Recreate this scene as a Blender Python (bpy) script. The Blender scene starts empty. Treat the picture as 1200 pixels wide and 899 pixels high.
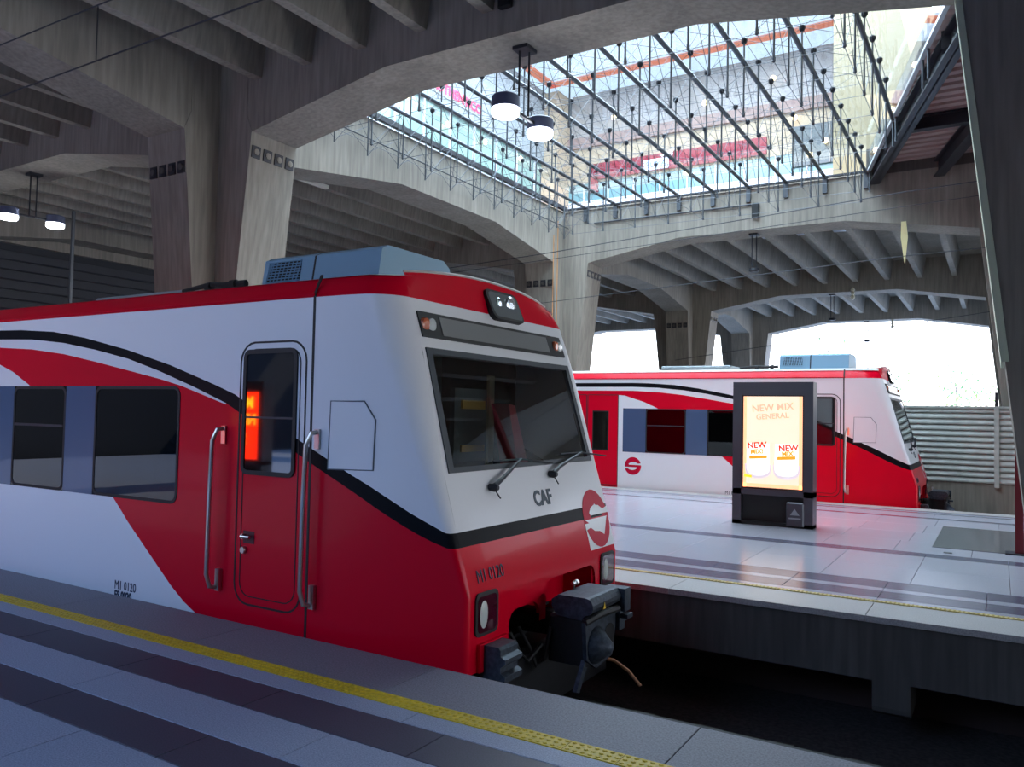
import bpy, bmesh, math, random
from mathutils import Vector, Matrix
random.seed(7)
S = bpy.context.scene
COL = S.collection
# ---------------------------------------------------------------- camera
YAW, PIT, ROL = 0.5473, 0.03779, -0.02009
fw = Vector((-math.sin(YAW)*math.cos(PIT), math.cos(YAW)*math.cos(PIT), math.sin(PIT)))
rt = Vector((math.cos(YAW), math.sin(YAW), 0)); dn = -rt.cross(fw)
r2 = rt*math.cos(ROL)+dn*math.sin(ROL); d2 = -rt*math.sin(ROL)+dn*math.cos(ROL)
cam = bpy.data.cameras.new('camera'); cam.sensor_width = 36; cam.lens = 36*936.6/1200
cam.clip_start = .05; cam.clip_end = 500
co = bpy.data.objects.new('camera', cam); COL.objects.link(co); S.camera = co
co.matrix_world = Matrix(((r2.x, -d2.x, -fw.x, 0), (r2.y, -d2.y, -fw.y, 0), (r2.z, -d2.z, -fw.z, 1.7), (0, 0, 0, 1)))
# ---------------------------------------------------------------- world and light
S.view_settings.view_transform = 'Standard'; S.view_settings.look = 'None'
S.view_settings.gamma = 1.0; S.view_settings.exposure = 0.58
W = bpy.data.worlds.new('sky'); S.world = W; W.use_nodes = True
nt = W.node_tree; nt.nodes.clear()
wo = nt.nodes.new('ShaderNodeOutputWorld'); bg = nt.nodes.new('ShaderNodeBackground')
tc = nt.nodes.new('ShaderNodeTexCoord'); sx = nt.nodes.new('ShaderNodeSeparateXYZ'); cr = nt.nodes.new('ShaderNodeValToRGB')
nt.links.new(tc.outputs['Generated'], sx.inputs[0]); nt.links.new(sx.outputs['Z'], cr.inputs[0])
cr.color_ramp.elements[0].position = 0.0; cr.color_ramp.elements[0].color = (1.0, .99, .97, 1)
cr.color_ramp.elements[1].position = 0.5; cr.color_ramp.elements[1].color = (.27, .53, 1.08, 1)
nt.links.new(cr.outputs[0], bg.inputs[0]); bg.inputs[1].default_value = 3.8
nt.links.new(bg.outputs[0], wo.inputs[0])
sun = bpy.data.lights.new('sun', 'SUN'); sun.energy = 6; sun.angle = .01; sun.color = (1, .93, .8)
so = bpy.data.objects.new('sun', sun); COL.objects.link(so); so.rotation_euler = (math.radians(38), math.radians(22), 0)

# ---------------------------------------------------------------- materials
def srgb(c): return tuple((v/12.92 if v <= .04045 else ((v+.055)/1.055)**2.4) for v in [x/255 for x in c])
MC = {}
def mat(name, rgb, rough=.5, metal=0, coat=0, noise=0, nscale=8, bump=0, spec=.5, emit=0, stretch=None):
    if name in MC: return MC[name]
    m = bpy.data.materials.new(name); m.use_nodes = True; n = m.node_tree; p = n.nodes['Principled BSDF']
    c = srgb(rgb); p.inputs['Base Color'].default_value = (*c, 1)
    p.inputs['Roughness'].default_value = rough; p.inputs['Metallic'].default_value = metal
    p.inputs['Coat Weight'].default_value = coat; p.inputs['Coat Roughness'].default_value = .04
    p.inputs['Specular IOR Level'].default_value = spec
    if emit:
        p.inputs['Emission Color'].default_value = (*c, 1); p.inputs['Emission Strength'].default_value = emit
    if noise or bump:
        g = n.nodes.new('ShaderNodeNewGeometry'); mp = n.nodes.new('ShaderNodeMapping')
        n.links.new(g.outputs['Position'], mp.inputs[0])
        if stretch: mp.inputs['Scale'].default_value = stretch
        t = n.nodes.new('ShaderNodeTexNoise'); t.inputs['Scale'].default_value = nscale; t.inputs['Detail'].default_value = 5
        n.links.new(mp.outputs[0], t.inputs['Vector'])
        r = n.nodes.new('ShaderNodeValToRGB'); r.color_ramp.elements[0].position = .32; r.color_ramp.elements[1].position = .68
        r.color_ramp.elements[0].color = (*[v*(1-noise) for v in c], 1); r.color_ramp.elements[1].color = (*[min(1, v*(1+noise)) for v in c], 1)
        n.links.new(t.outputs[0], r.inputs[0]); n.links.new(r.outputs[0], p.inputs['Base Color'])
        if bump:
            b = n.nodes.new('ShaderNodeBump'); b.inputs['Strength'].default_value = bump; b.inputs['Distance'].default_value = .01
            n.links.new(t.outputs[0], b.inputs['Height']); n.links.new(b.outputs[0], p.inputs['Normal'])
    MC[name] = m; return m
def concrete(name, rgb):
    m = mat(name, rgb, .85, noise=.12, nscale=1.3, spec=.25, stretch=(1, 1, .35)); n = m.node_tree; p = n.nodes['Principled BSDF']
    # fine board-marked vertical streaks and blotches on top of the broad mottling
    t = n.nodes.new('ShaderNodeTexNoise'); t.inputs['Scale'].default_value = 9; t.inputs['Detail'].default_value = 8
    mp = n.nodes.new('ShaderNodeMapping'); mp.inputs['Scale'].default_value = (1.6, 1.6, .12)
    g = n.nodes.new('ShaderNodeNewGeometry'); n.links.new(g.outputs['Position'], mp.inputs[0]); n.links.new(mp.outputs[0], t.inputs['Vector'])
    mr = n.nodes.new('ShaderNodeMapRange'); mr.inputs[1].default_value = .35; mr.inputs[2].default_value = .7; mr.inputs[3].default_value = .8; mr.inputs[4].default_value = 1.1
    n.links.new(t.outputs[0], mr.inputs[0])
    old = p.inputs['Base Color'].links[0].from_socket
    mx = n.nodes.new('ShaderNodeVectorMath'); mx.operation = 'SCALE'
    n.links.new(old, mx.inputs[0]); n.links.new(mr.outputs[0], mx.inputs['Scale']); n.links.new(mx.outputs[0], p.inputs['Base Color'])
    b = n.nodes.new('ShaderNodeBump'); b.inputs['Strength'].default_value = .25; b.inputs['Distance'].default_value = .01
    n.links.new(t.outputs[0], b.inputs['Height']); n.links.new(b.outputs[0], p.inputs['Normal'])
    return m
def glassmat(name, tint, gloss=(1, 1, 1), rough=.01, ior=1.5):
    if name in MC: return MC[name]
    m = bpy.data.materials.new(name); m.use_nodes = True; n = m.node_tree; n.nodes.clear()
    o = n.nodes.new('ShaderNodeOutputMaterial'); mx = n.nodes.new('ShaderNodeMixShader'); f = n.nodes.new('ShaderNodeFresnel')
    t = n.nodes.new('ShaderNodeBsdfTransparent'); g = n.nodes.new('ShaderNodeBsdfGlossy')
    t.inputs[0].default_value = (*tint, 1); g.inputs[0].default_value = (*gloss, 1); g.inputs['Roughness'].default_value = rough; f.inputs[0].default_value = ior
    ge = n.nodes.new('ShaderNodeNewGeometry'); ma = n.nodes.new('ShaderNodeMath'); ma.operation = 'MULTIPLY_ADD'   # keep the pane's inner face from mirroring
    n.links.new(ge.outputs['Backfacing'], ma.inputs[0]); ma.inputs[1].default_value = 1/ior-ior; ma.inputs[2].default_value = ior; n.links.new(ma.outputs[0], f.inputs[0])
    n.links.new(f.outputs[0], mx.inputs[0]); n.links.new(t.outputs[0], mx.inputs[1]); n.links.new(g.outputs[0], mx.inputs[2]); n.links.new(mx.outputs[0], o.inputs[0])
    MC[name] = m; return m
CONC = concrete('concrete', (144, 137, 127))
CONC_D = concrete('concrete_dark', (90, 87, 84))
RED = mat('paint_red', (214, 0, 38), .3, coat=.08, spec=.12)
WHITE = mat('paint_white', (228, 229, 232), .32, coat=.12, spec=.25)
BLACK = mat('paint_black', (18, 20, 24), .4, coat=0, spec=.08)
DARK = mat('dark_rubber', (16, 17, 19), .6)
STEELBLUE = mat('steel_blue_paint', (122, 162, 188), .45)
PILLAR = mat('blue_panel', (58, 84, 118), .3, coat=.4)
CHROME = mat('brushed_steel', (190, 188, 184), .28, metal=1)
IRON = mat('coupler_iron', (62, 70, 80), .5, metal=.5, noise=.35, nscale=30)
BLACKIRON = mat('black_iron', (24, 24, 26), .6, noise=.3, nscale=20)
FRAME = mat('kiosk_grey', (74, 76, 84), .35, metal=.3)
BRONZE = mat('copper_hose', (176, 120, 84), .5, metal=.3)
GLASS_D = glassmat('dark_train_glass', (.06, .065, .07))
GLASS_W = glassmat('windshield_glass', (.85, .88, .88))
GLASS_C = glassmat('clear_glass', (.9, .95, .95))
GLASS_S = glassmat('skylight_glass', (.93, .97, .97))
TILE_W = mat('tile_white', (160, 160, 170), .2, noise=.06, nscale=60, spec=.6)
TILE_G = mat('tile_grey', (84, 86, 104), .22, noise=.08, nscale=60, spec=.6)
TER_L = mat('granite_light', (150, 156, 172), .55, noise=.28, nscale=120)
TER_D = mat('granite_dark', (62, 62, 76), .5, noise=.3, nscale=120)
TER_M = mat('granite_coping', (122, 120, 128), .6, noise=.3, nscale=90)
TER_M2 = mat('granite_coping_pale', (172, 168, 166), .4, noise=.2, nscale=90)
YEL = mat('tactile_yellow', (214, 180, 34), .5, noise=.2, nscale=40)
STEEL = mat('galvanised_steel', (90, 94, 100), .4, metal=.6)
STEELD = mat('dark_steel', (50, 52, 58), .5, metal=.4)
IBEAM = mat('charcoal_paint', (38, 38, 46), .5)
DECK = mat('corrugated_sheet', (168, 142, 138), .5)
LOUV = mat('louvre_grey', (184, 188, 182), .5, noise=.12, nscale=6)

# ---------------------------------------------------------------- helpers
class MB:
    def __init__(s): s.v = []; s.f = []; s.m = []; s.mats = []
    def mi(s, m):
        if m not in s.mats: s.mats.append(m)
        return s.mats.index(m)
    def add(s, vs, fs, m):
        o = len(s.v); s.v += [tuple(v) for v in vs]; k = s.mi(m)
        for f in fs: s.f.append(tuple(i+o for i in f)); s.m.append(k)
        return s
    def box(s, a, b, m):
        x0, y0, z0 = a; x1, y1, z1 = b
        return s.add([(x0, y0, z0), (x1, y0, z0), (x1, y1, z0), (x0, y1, z0), (x0, y0, z1), (x1, y0, z1), (x1, y1, z1), (x0, y1, z1)],
                     [(0, 3, 2, 1), (4, 5, 6, 7), (0, 1, 5, 4), (1, 2, 6, 5), (2, 3, 7, 6), (3, 0, 4, 7)], m)
    def bbox(s, a, b, m, c=.02):    # box with chamfered vertical and top edges
        x0, y0, z0 = a; x1, y1, z1 = b
        pl = [(x0+c, y0), (x1-c, y0), (x1, y0+c), (x1, y1-c), (x1-c, y1), (x0+c, y1), (x0, y1-c), (x0, y0+c)]
        q = [(x0+c, y0+c), (x1-c, y0+c), (x1-c, y0+c), (x1-c, y1-c), (x1-c, y1-c), (x0+c, y1-c), (x0+c, y1-c), (x0+c, y0+c)]
        vs = [(x, y, z0) for x, y in pl]+[(x, y, z1-c) for x, y in pl]+[(x, y, z1) for x, y in q]
        fs = [tuple(range(7, -1, -1)), (16, 17, 19, 21)]
        for i in range(8):
            j = (i+1) % 8; fs += [(i, j, 8+j, 8+i), (8+i, 8+j, 16+j, 16+i)]
        return s.add(vs, fs, m)
    def prism(s, poly, axis, a, b, m):   # poly: 2D points; extruded along axis from a to b
        n = len(poly)
        def P(u, v, w): return {'X': (w, u, v), 'Y': (u, w, v), 'Z': (u, v, w)}[axis]
        vs = [P(u, v, a) for u, v in poly]+[P(u, v, b) for u, v in poly]
        fs = [tuple(range(n-1, -1, -1)), tuple(range(n, 2*n))]+[(i, (i+1) % n, n+(i+1) % n, n+i) for i in range(n)]
        return s.add(vs, fs, m)
    def tube(s, pts, r, m, n=8, cap=True):
        pts = [Vector(p) for p in pts]; rs = r if isinstance(r, (list, tuple)) else [r]*len(pts); vs = []; fs = []
        up = None
        for i, p in enumerate(pts):
            t = (pts[min(i+1, len(pts)-1)]-pts[max(i-1, 0)]).normalized()
            if up is None: up = Vector((0, 0, 1)) if abs(t.z) < .9 else Vector((1, 0, 0))
            a = t.cross(up).normalized(); b = t.cross(a).normalized(); up = -b
            for k in range(n):
                q = 2*math.pi*k/n; vs.append(p+a*math.cos(q)*rs[i]+b*math.sin(q)*rs[i])
        for i in range(len(pts)-1):
            for k in range(n): fs.append((i*n+k, i*n+(k+1) % n, (i+1)*n+(k+1) % n, (i+1)*n+k))
        if cap: fs += [tuple(range(n-1, -1, -1)), tuple(range((len(pts)-1)*n, len(pts)*n))]
        return s.add(vs, fs, m)
    def lathe(s, prof, m, n=24, axis='Z', c=(0, 0, 0)):   # prof: (radius, height)
        vs = []; fs = []
        for r, h in prof:
            for k in range(n):
                q = 2*math.pi*k/n; a, b = r*math.cos(q), r*math.sin(q)
                v = {'Z': (a, b, h), 'X': (h, a, b), 'Y': (a, h, b)}[axis]; vs.append((v[0]+c[0], v[1]+c[1], v[2]+c[2]))
        for i in range(len(prof)-1):
            for k in range(n): fs.append((i*n+k, i*n+(k+1) % n, (i+1)*n+(k+1) % n, (i+1)*n+k))
        fs += [tuple(range(n-1, -1, -1)), tuple(range((len(prof)-1)*n, len(prof)*n))]
        return s.add(vs, fs, m)
    def mesh(s, name, smooth=False, weld=False):
        me = bpy.data.meshes.new(name); me.from_pydata(s.v, [], s.f)
        for m in s.mats: me.materials.append(m)
        me.polygons.foreach_set('material_index', s.m)
        b = bmesh.new(); b.from_mesh(me)
        if weld: bmesh.ops.remove_doubles(b, verts=b.verts, dist=.0004)
        bmesh.ops.recalc_face_normals(b, faces=b.faces)
        b.to_mesh(me); b.free()
        if smooth:
            me.polygons.foreach_set('use_smooth', [True]*len(me.polygons)); me.set_sharp_from_angle(angle=math.radians(35))
        me.update(); return me
    def build(s, name, parent=None, smooth=False, weld=False, loc=(0, 0, 0)):
        return link(name, s.mesh(name, smooth, weld), parent, loc)
def link(name, me, parent=None, loc=(0, 0, 0)):
    o = bpy.data.objects.new(name, me); COL.objects.link(o); o.location = loc
    if parent: o.parent = parent
    return o
def tag(o, label=None, cat=None, group=None, kind=None):
    if label: o['label'] = label
    if cat: o['category'] = cat
    if group: o['group'] = group
    if kind: o['kind'] = kind
    return o
def empty(name, loc=(0, 0, 0), **k):
    o = bpy.data.objects.new(name, None); COL.objects.link(o); o.location = loc; o.empty_display_size = .2
    return tag(o, **k)
KIDS = {}
def copy_tree(o, parent=None):
    c = o.copy(); COL.objects.link(c)
    if parent: c.parent = parent
    for ch in [x for x in ALLKIDS(o)]: copy_tree(ch, c)
    return c
def ALLKIDS(o): return [x for x in bpy.data.objects if x.parent == o]
def text_mesh(txt, size, bold=0, ext=.002):
    c = bpy.data.curves.new('text', 'FONT'); c.body = txt; c.size = size; c.extrude = ext; c.align_x = 'CENTER'; c.align_y = 'CENTER'; c.offset = bold; c.resolution_u = 3
    o = bpy.data.objects.new('text', c); COL.objects.link(o); bpy.context.view_layer.update()
    me = bpy.data.meshes.new_from_object(o); COL.objects.unlink(o); bpy.data.objects.remove(o); return me
def text_on(name, txt, size, m, origin, ux, uy, parent, bold=0, sx=1.0):
    me = text_mesh(txt, size, bold); me.materials.clear(); me.materials.append(m)
    ux = Vector(ux).normalized(); uy = Vector(uy).normalized(); n = ux.cross(uy)
    for v in me.vertices:
        p = Vector(origin)+ux*v.co.x*sx+uy*v.co.y+n*v.co.z; v.co = p
    me.name = name; return link(name, me, parent)

# ================================================================ SETTING: ground, tracks, platforms
XL, XR = -25.6, 16
g = MB().box((-60, -40, -1.5), (60, 130, -1.15), mat('ballast', (64, 60, 58), .95, noise=.4, nscale=25)).build('ground'); tag(g, kind='structure')
g = MB().box((-26, 21.95, -1.15), (60, 46, -.9), mat('bounce_ground', (206, 202, 194), .9, noise=.1, nscale=3)).box((-60, 46, -1.15), (60, 130, -.92), mat('bounce_ground', (206, 202, 194), .9)).build('ground'); tag(g, kind='structure')  # unseen pale ground, added to bounce daylight up onto the far ribs
# near platform body and its paving
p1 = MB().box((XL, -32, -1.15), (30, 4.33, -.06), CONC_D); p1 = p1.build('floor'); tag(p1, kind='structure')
def slab_mesh(w, d, m, h=.055, name='paving_slab'):
    return MB().bbox((0, 0, 0), (w, d, h), m, .003).mesh(name)
def row(parent, x0, x1, w, y0, y1, m, z=-.055, gap=.004, off=0, name='paving_slab'):
    me = slab_mesh(w-gap, y1-y0-gap, m, name=name); x = x0+off
    while x < x1: link(name, me, parent, (x, y0, z)); x += w
def plain(parent, a, b, m, name): return MB().box(a, b, m).build(name, parent)
X0, X1 = -13, 2.6
for y0, y1, m, w, off in [(3.80, 4.37, TER_M, 1.8, 0), (3.50, 3.67, TER_L, 1.8, .4), (3.17, 3.50, TER_D, 1.2, .7), (2.81, 3.17, TER_L, 1.8, .2), (2.49, 2.81, TER_D, 1.2, .9), (1.29, 2.49, TER_L, 1.2, .3), (.09, 1.29, TER_L, 1.2, .3)]:
    row(p1, X0, X1, w, y0, y1, m, off=off-1)
plain(p1, (XL, -32, -.06), (30, .09, 0), TER_L, 'paving_field')
plain(p1, (XL, .09, -.06), (-14.2, 4.37, -.001), TER_L, 'paving_field')
plain(p1, (4.7, .09, -.06), (XR, 4.37, -.001), TER_L, 'paving_field')
def tactile(w, d, nx, ny, YEL=YEL):
    b = MB().box((0, 0, 0), (w-.004, d, .055), YEL)
    for i in range(nx):
        for j in range(ny):
            cx, cy = (i+.5)*w/nx, (j+.5)*d/ny; r = min(w/nx, d/ny)*.34
            vs = [(cx+r*math.cos(a), cy+r*math.sin(a), .055) for a in [k*math.pi/3 for k in range(6)]]+[(cx+r*.6*math.cos(a), cy+r*.6*math.sin(a), .060) for a in [k*math.pi/3 for k in range(6)]]
            b.add(vs, [(k, (k+1) % 6, 6+(k+1) % 6, 6+k) for k in range(6)]+[tuple(range(6, 12))], YEL)
    return b.mesh('tactile_tile')
tm = tactile(.3, .13, 7, 3)
x = -13.6
while x < 2.4: link('tactile_tile', tm, p1, (x, 3.67, -.052)); x += .3
# far platform
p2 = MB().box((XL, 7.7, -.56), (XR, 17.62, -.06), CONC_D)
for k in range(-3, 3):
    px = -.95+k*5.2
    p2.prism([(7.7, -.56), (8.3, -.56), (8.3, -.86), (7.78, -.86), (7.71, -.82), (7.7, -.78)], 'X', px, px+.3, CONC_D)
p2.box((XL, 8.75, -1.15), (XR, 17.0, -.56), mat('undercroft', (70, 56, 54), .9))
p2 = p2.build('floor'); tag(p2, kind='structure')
TX0, TX1 = -11.8, 2.6
for y0, y1, m, w, off in [(7.66, 8.24, TER_M2, 1.8, 0), (8.36, 8.50, TILE_W, 1.8, 0), (8.50, 8.86, TILE_G, .9, 0), (8.86, 9.02, TILE_W, .9, 0), (9.02, 9.42, TILE_G, .9, 0), (9.42, 10.4, TILE_W, .9, .2), (10.4, 11.40, TILE_W, .9, .2), (11.40, 11.72, TILE_G, .9, .2)]:
    row(p2, TX0, TX1, w, y0, y1, m, off=off, name='floor_tile')
for j in range(4): row(p2, TX0, TX1, .9, 11.72+j*1.04, 11.72+(j+1)*1.04, TILE_W, off=.1*j-.2, name='floor_tile')
for y0, y1, m in [(15.88, 16.1, TILE_G), (16.1, 16.75, TILE_W), (16.75, 16.9, TILE_G), (16.9, 17.1, TILE_W), (17.1, 17.22, TILE_G), (17.22, 17.66, TER_M2)]:
    row(p2, TX0, TX1, 1.8, y0, y1, m, name='floor_tile')
plain(p2, (XL, 7.66, -.06), (TX0-.3, 17.66, -.002), TILE_W, 'paving_field')
plain(p2, (4.6, 7.66, -.06), (XR, 17.66, -.002), TILE_W, 'paving_field')
plain(p2, (TX0, 8.24, -.056), (2.6, 8.36, -.004), TER_M2, 'paving_field')
tm2 = tactile(.3, .065, 8, 2, mat('tactile_pale', (196, 172, 104), .5, noise=.15, nscale=40)); x = TX0
while x < 2.9: link('tactile_tile', tm2, p2, (x, 8.28, -.050)); x += .3
# dark square of polished stone let into the far platform, with its small floor lamp
d = MB().bbox((-.78, 12.35, 0), (1.0, 14.9, .006), mat('polished_charcoal', (74, 76, 82), .08, spec=.7), .002).build('floor_plate', p2)
plain(p2, (-.62, 11.9, 0), (-.52, 11.98, .006), DARK, 'drain_cover')
# rails and sleepers of the two tracks
for yc, lab, pl in [(6.0, 'track laid in dark ballast between the two platforms, beneath the nearer train', 0), (19.25, 'track beyond the far platform, beneath the farther train', 1)]:
    t = empty('railway_track', (0, yc, -1.15), label=lab, cat='track')
    sl = MB().bbox((-.12, -1.2, 0), (.12, 1.2, .12), CONC_D, .02).mesh('sleeper')
    x = -14
    while x < 6:
        if pl == 0 or x < 1: link('sleeper', sl, t, (x, 0, -.04))
        x += .62
    for s in (-.717, .717):
        MB().prism([(s-.07, .08), (s+.07, .08), (s+.07, .1), (s+.015, .12), (s+.015, .19), (s+.035, .2), (s+.035, .235), (s-.035, .235), (s-.035, .2), (s-.015, .19), (s-.015, .12), (s-.07, .1)], 'X', XL, XR, BLACKIRON).build('rail', t)

# ================================================================ concrete frame
cx_, cy_ = [-25.25, -12.15, .95, 14.05], [-3.4, 9.6, 22.6, 35.0, 45.2]
ceil = empty('ceiling', kind='structure')
SP, MID, TOP = 6.4, 6.9, 8.05
def beamX(xa, xb, y):
    a, b = xa+1.34, xb-1.34
    poly = [(xa, SP-.15), (xa+.6, SP-.15), (a, SP), (xa+4.25, MID), (xb-4.35, MID), (b, SP), (xb-.6, SP-.15), (xb, SP-.15), (xb, TOP), (xa, TOP)]
    return MB().prism(poly, 'Y', y-.5, y+.5, CONC).build('beam', ceil)
def beamY(ya, yb, x):
    a, b = ya+1.2, yb-1.2
    poly = [(ya, SP-.15), (ya+.55, SP-.15), (a, SP-.02), (ya+4.5, MID), (yb-4.5, MID), (b, SP-.02), (yb-.55, SP-.15), (yb, SP-.15), (yb, TOP), (ya, TOP)]
    return MB().prism(poly, 'X', x-.495, x+.495, CONC).build('beam', ceil)
for y in cy_:
    for i in range(3): beamX(cx_[i], cx_[i+1], y)
for x in cx_[:3]:
    for j in range(4): beamY(cy_[j], cy_[j+1], x)
rib_cache = {}
def rib(x, y0, y1):
    k = round(y1-y0, 2)
    if k not in rib_cache:
        L = y1-y0
        b = MB().add([(-.2, 0, TOP), (-.09, 0, 7.28), (.09, 0, 7.28), (.2, 0, TOP), (-.2, L, TOP), (-.09, L, 7.28), (.09, L, 7.28), (.2, L, TOP)],
                     [(0, 1, 2, 3), (7, 6, 5, 4), (0, 4, 5, 1), (1, 5, 6, 2), (2, 6, 7, 3)], CONC)
        rib_cache[k] = b.mesh('rib')
    link('rib', rib_cache[k], ceil, (x, y0, 0))
for i in range(3):
    for j in range(4):
        if i == 1 and j == 1: continue
        if i == 2 and j > 1: continue
        xs = cx_[i]+1.45
        while xs < cx_[i+1]-.9: rib(xs, cy_[j]+.5, cy_[j+1]-.5); xs += 1.16
        plain(ceil, (cx_[i], cy_[j], TOP), (cx_[i+1], cy_[j+1], TOP+.22), CONC, 'slab')
plain(ceil, (cx_[2]-4.5, -32, TOP), (30, cy_[0], TOP+.22), CONC, 'slab'); plain(ceil, (cx_[0], -32, TOP), (cx_[2]-4.5, -19.9, TOP+.22), CONC, 'slab')  # unseen roof behind; its gap is added to let in bluish sky light
wrt = MB().box((30, -32, -1.15), (30.4, 1, 8.2), CONC_D).build('shade_wall_right'); tag(wrt, kind='structure')  # unseen wall, added to cut the light from the right
wbk = MB().box((-26, -32.4, -1.15), (30, -32, 8.2), CONC_D).build('shade_wall_back'); tag(wbk, kind='structure')  # unseen wall, added to keep bright sky out of the train's reflections
plain(ceil, (cx_[3], cy_[0], TOP), (30, 24, TOP+.22), CONC, 'slab')  # unseen roof extension, added to hold back sky light
for yy in (-16.4, -29.4): plain(ceil, (cx_[0], yy-.5, SP+.5), (30, yy+.5, TOP), CONC, 'beam')
for xx in cx_[:3]: plain(ceil, (xx-.495, -32, SP+.5), (xx+.495, cy_[0]-.5, TOP-.004), CONC, 'beam')
plain(ceil, (cx_[2], 35, TOP), (cx_[3], 45.2, TOP+.22), CONC, 'slab'); plain(ceil, (cx_[2], 22.6, TOP), (cx_[3], 35, TOP+.22), CONC, 'slab')
# columns: a cross of four raking legs
def column(cx, cy, lab, plates):
    c = empty('concrete_column', (cx, cy, 0), label=lab, cat='column', group='raking concrete columns')
    z0 = -1.15
    prof = lambda w0, w1: [(-w0, z0), (w0, z0), (w1, SP), (w1*.9, SP+.3), (w1*.9, TOP), (-w1*.9, TOP), (-w1*.9, SP+.3), (-w1, SP)]
    MB().prism(prof(.52, 1.34), 'Y', -.508, .508, CONC).build('shaft', c)
    MB().prism(prof(.5, 1.2), 'X', -.504, .504, CONC).build('shaft', c)
    MB().box((-.9, -.9, SP+.35), (.9, .9, TOP), CONC).build('head_block', c) if False else None
    sl = (1.34-.52)/(SP-z0)
    if plates:
        # four square anchor plates on the +X and -Y raking faces
        for k in range(4):
            z = 6.08; xx = .52+(z-z0)*sl; yy = -.38+k*.25
            b = MB().add([(xx+.02-.1*sl, yy-.09, z-.1), (xx+.02-.1*sl, yy+.09, z-.1), (xx+.02+.1*sl, yy+.09, z+.1), (xx+.02+.1*sl, yy-.09, z+.1),
                          (xx-.03-.1*sl, yy-.09, z-.1), (xx-.03-.1*sl, yy+.09, z-.1), (xx-.03+.1*sl, yy+.09, z+.1), (xx-.03+.1*sl, yy-.09, z+.1)],
                         [(0, 1, 2, 3), (0, 1, 5, 4), (1, 2, 6, 5), (2, 3, 7, 6), (3, 0, 4, 7)], IBEAM).build('anchor_plate', c)
            MB().lathe([(.055, 0), (.055, .02), (.03, .026)], CONC, 12, 'X', (xx+.018, yy, z)).build('anchor_cap', b)
        sl2 = (1.2-.5)/(SP-z0)
        for k in range(4):
            z = 5.75; yy = -(.5+(z-z0)*sl2); xx = -.37+k*.25
            b = MB().box((xx-.09, yy-.02, z-.1), (xx+.09, yy+.06, z+.1), IBEAM).build('anchor_plate', c)
            MB().lathe([(.055, 0), (.055, -.02), (.03, -.026)], CONC_D, 12, 'Y', (xx, yy-.018, z)).build('anchor_cap', b)
    return c
column(-12.15, 9.6, 'big raking concrete column rising behind the roof of the nearer train, four ringed plates on its pale face', True)
column(-12.15, 22.6, 'rust-stained concrete column at the inner corner of the skylight, just right of the nearer train front', True)
column(-12.15, 35.0, 'shadowed concrete column behind the roof of the farther train, left of the lit advertising kiosk', True)
column(-12.15, 45.2, 'farthest concrete column, pale against the daylight, above the left edge of the advertising kiosk', False)
column(.95, 9.6, 'dark concrete column filling the upper right corner, its raking underside pale', False)
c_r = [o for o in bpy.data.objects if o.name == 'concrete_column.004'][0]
tp = mat('pale_green', (204, 212, 184), .6)
MB().prism([(-.52-.11*3.45-.03, 2.3), (-1.34-.02, SP-.02), (-1.34+.04, SP-.02), (-.52-.11*3.45+.04, 2.3)], 'Y', -.52, .52, tp).build('edge_plate', c_r)  # thin pale green sheet over the column's raking left face
column(.95, 22.6, 'concrete column at the right edge standing beyond the louvred wall', False)
column(.95, 35.0, 'concrete column at the right edge, second beyond the louvred wall', False)
column(.95, 45.2, 'concrete column at the right edge, farthest of those beyond the louvred wall', False)
# rust streaks down the skylight-corner column
cc = [o for o in bpy.data.objects if o.name == 'concrete_column.001'][0]
rust = mat('rust_stain', (176, 128, 84), .9, noise=.35, nscale=5, stretch=(1, 1, .2))
for yy, z1, w in [(-.62, 7.7, .06), (-.88, 7.2, .05)]:
    MB().box((.504, yy-.35, 3.0), (.508, yy-.35+w, z1), rust).build('rust_streak', cc)
# left end wall of the hall, horizontal dark cladding boards with a pale edge beam
wl = MB().box((-26.3, -32, -1.15), (-25.9, 46, 6.6), mat('wall_dark', (44, 46, 52), .8)).build('wall_left'); tag(wl, kind='structure')
bd = MB().prism([(0, 0), (.06, .04), (.03, .28), (0, .3)], 'Y', 0, 12, mat('cladding_dark', (58, 60, 68), .6)).mesh('cladding_board')
bd = MB(); bd.prism([(0, 0), (.07, .03), (.03, .27), (0, .28)], 'Y', 0, 12.2, mat('cladding_dark', (60, 62, 70), .6)); bd = bd.mesh('cladding_board')
for k in range(14):
    for y in (10.2, 22.6): link('cladding_board', bd, wl, (-25.9, y, 2.2+k*.3))
wb = MB().box((-26.3, -32, 6.6), (-25.7, 46, 8.2), CONC).build('beam', wl)

# ================================================================ skylight: tubes, struts, cables, panes
sk = empty('skylight_truss', (-7, 16, 8.1), label='steel and glass skylight of parallel tubes, upright struts and thin cables over the open bay', cat='skylight')
def P(o, x, y, z): return (x-o.location.x, y-o.location.y, z-o.location.z)
def diagx(y): return -2.89+(22.2-y)*(2.24/8.6)
SX, SY, SZ = -7, 16, 8.1
tubes = [-10.9+i for i in range(9)]
cab = MB(); ZT, ZB = 8.51, 7.12
strutm = MB().tube([(0, 0, ZB-SZ), (0, 0, ZT-SZ)], .017, STEEL, 6).lathe([(.03, ZT-SZ-.07), (.055, ZT-SZ-.03), (.055, ZT-SZ+.02), (.02, ZT-SZ+.05)], STEELD, 8).lathe([(.025, -.03), (.06, 0), (.025, .03)], STEEL, 8).lathe([(.01, ZB-SZ-.02), (.03, ZB-SZ), (.022, ZB-SZ+.09)], STEEL, 6).mesh('strut', True)
nodes = set()
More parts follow.
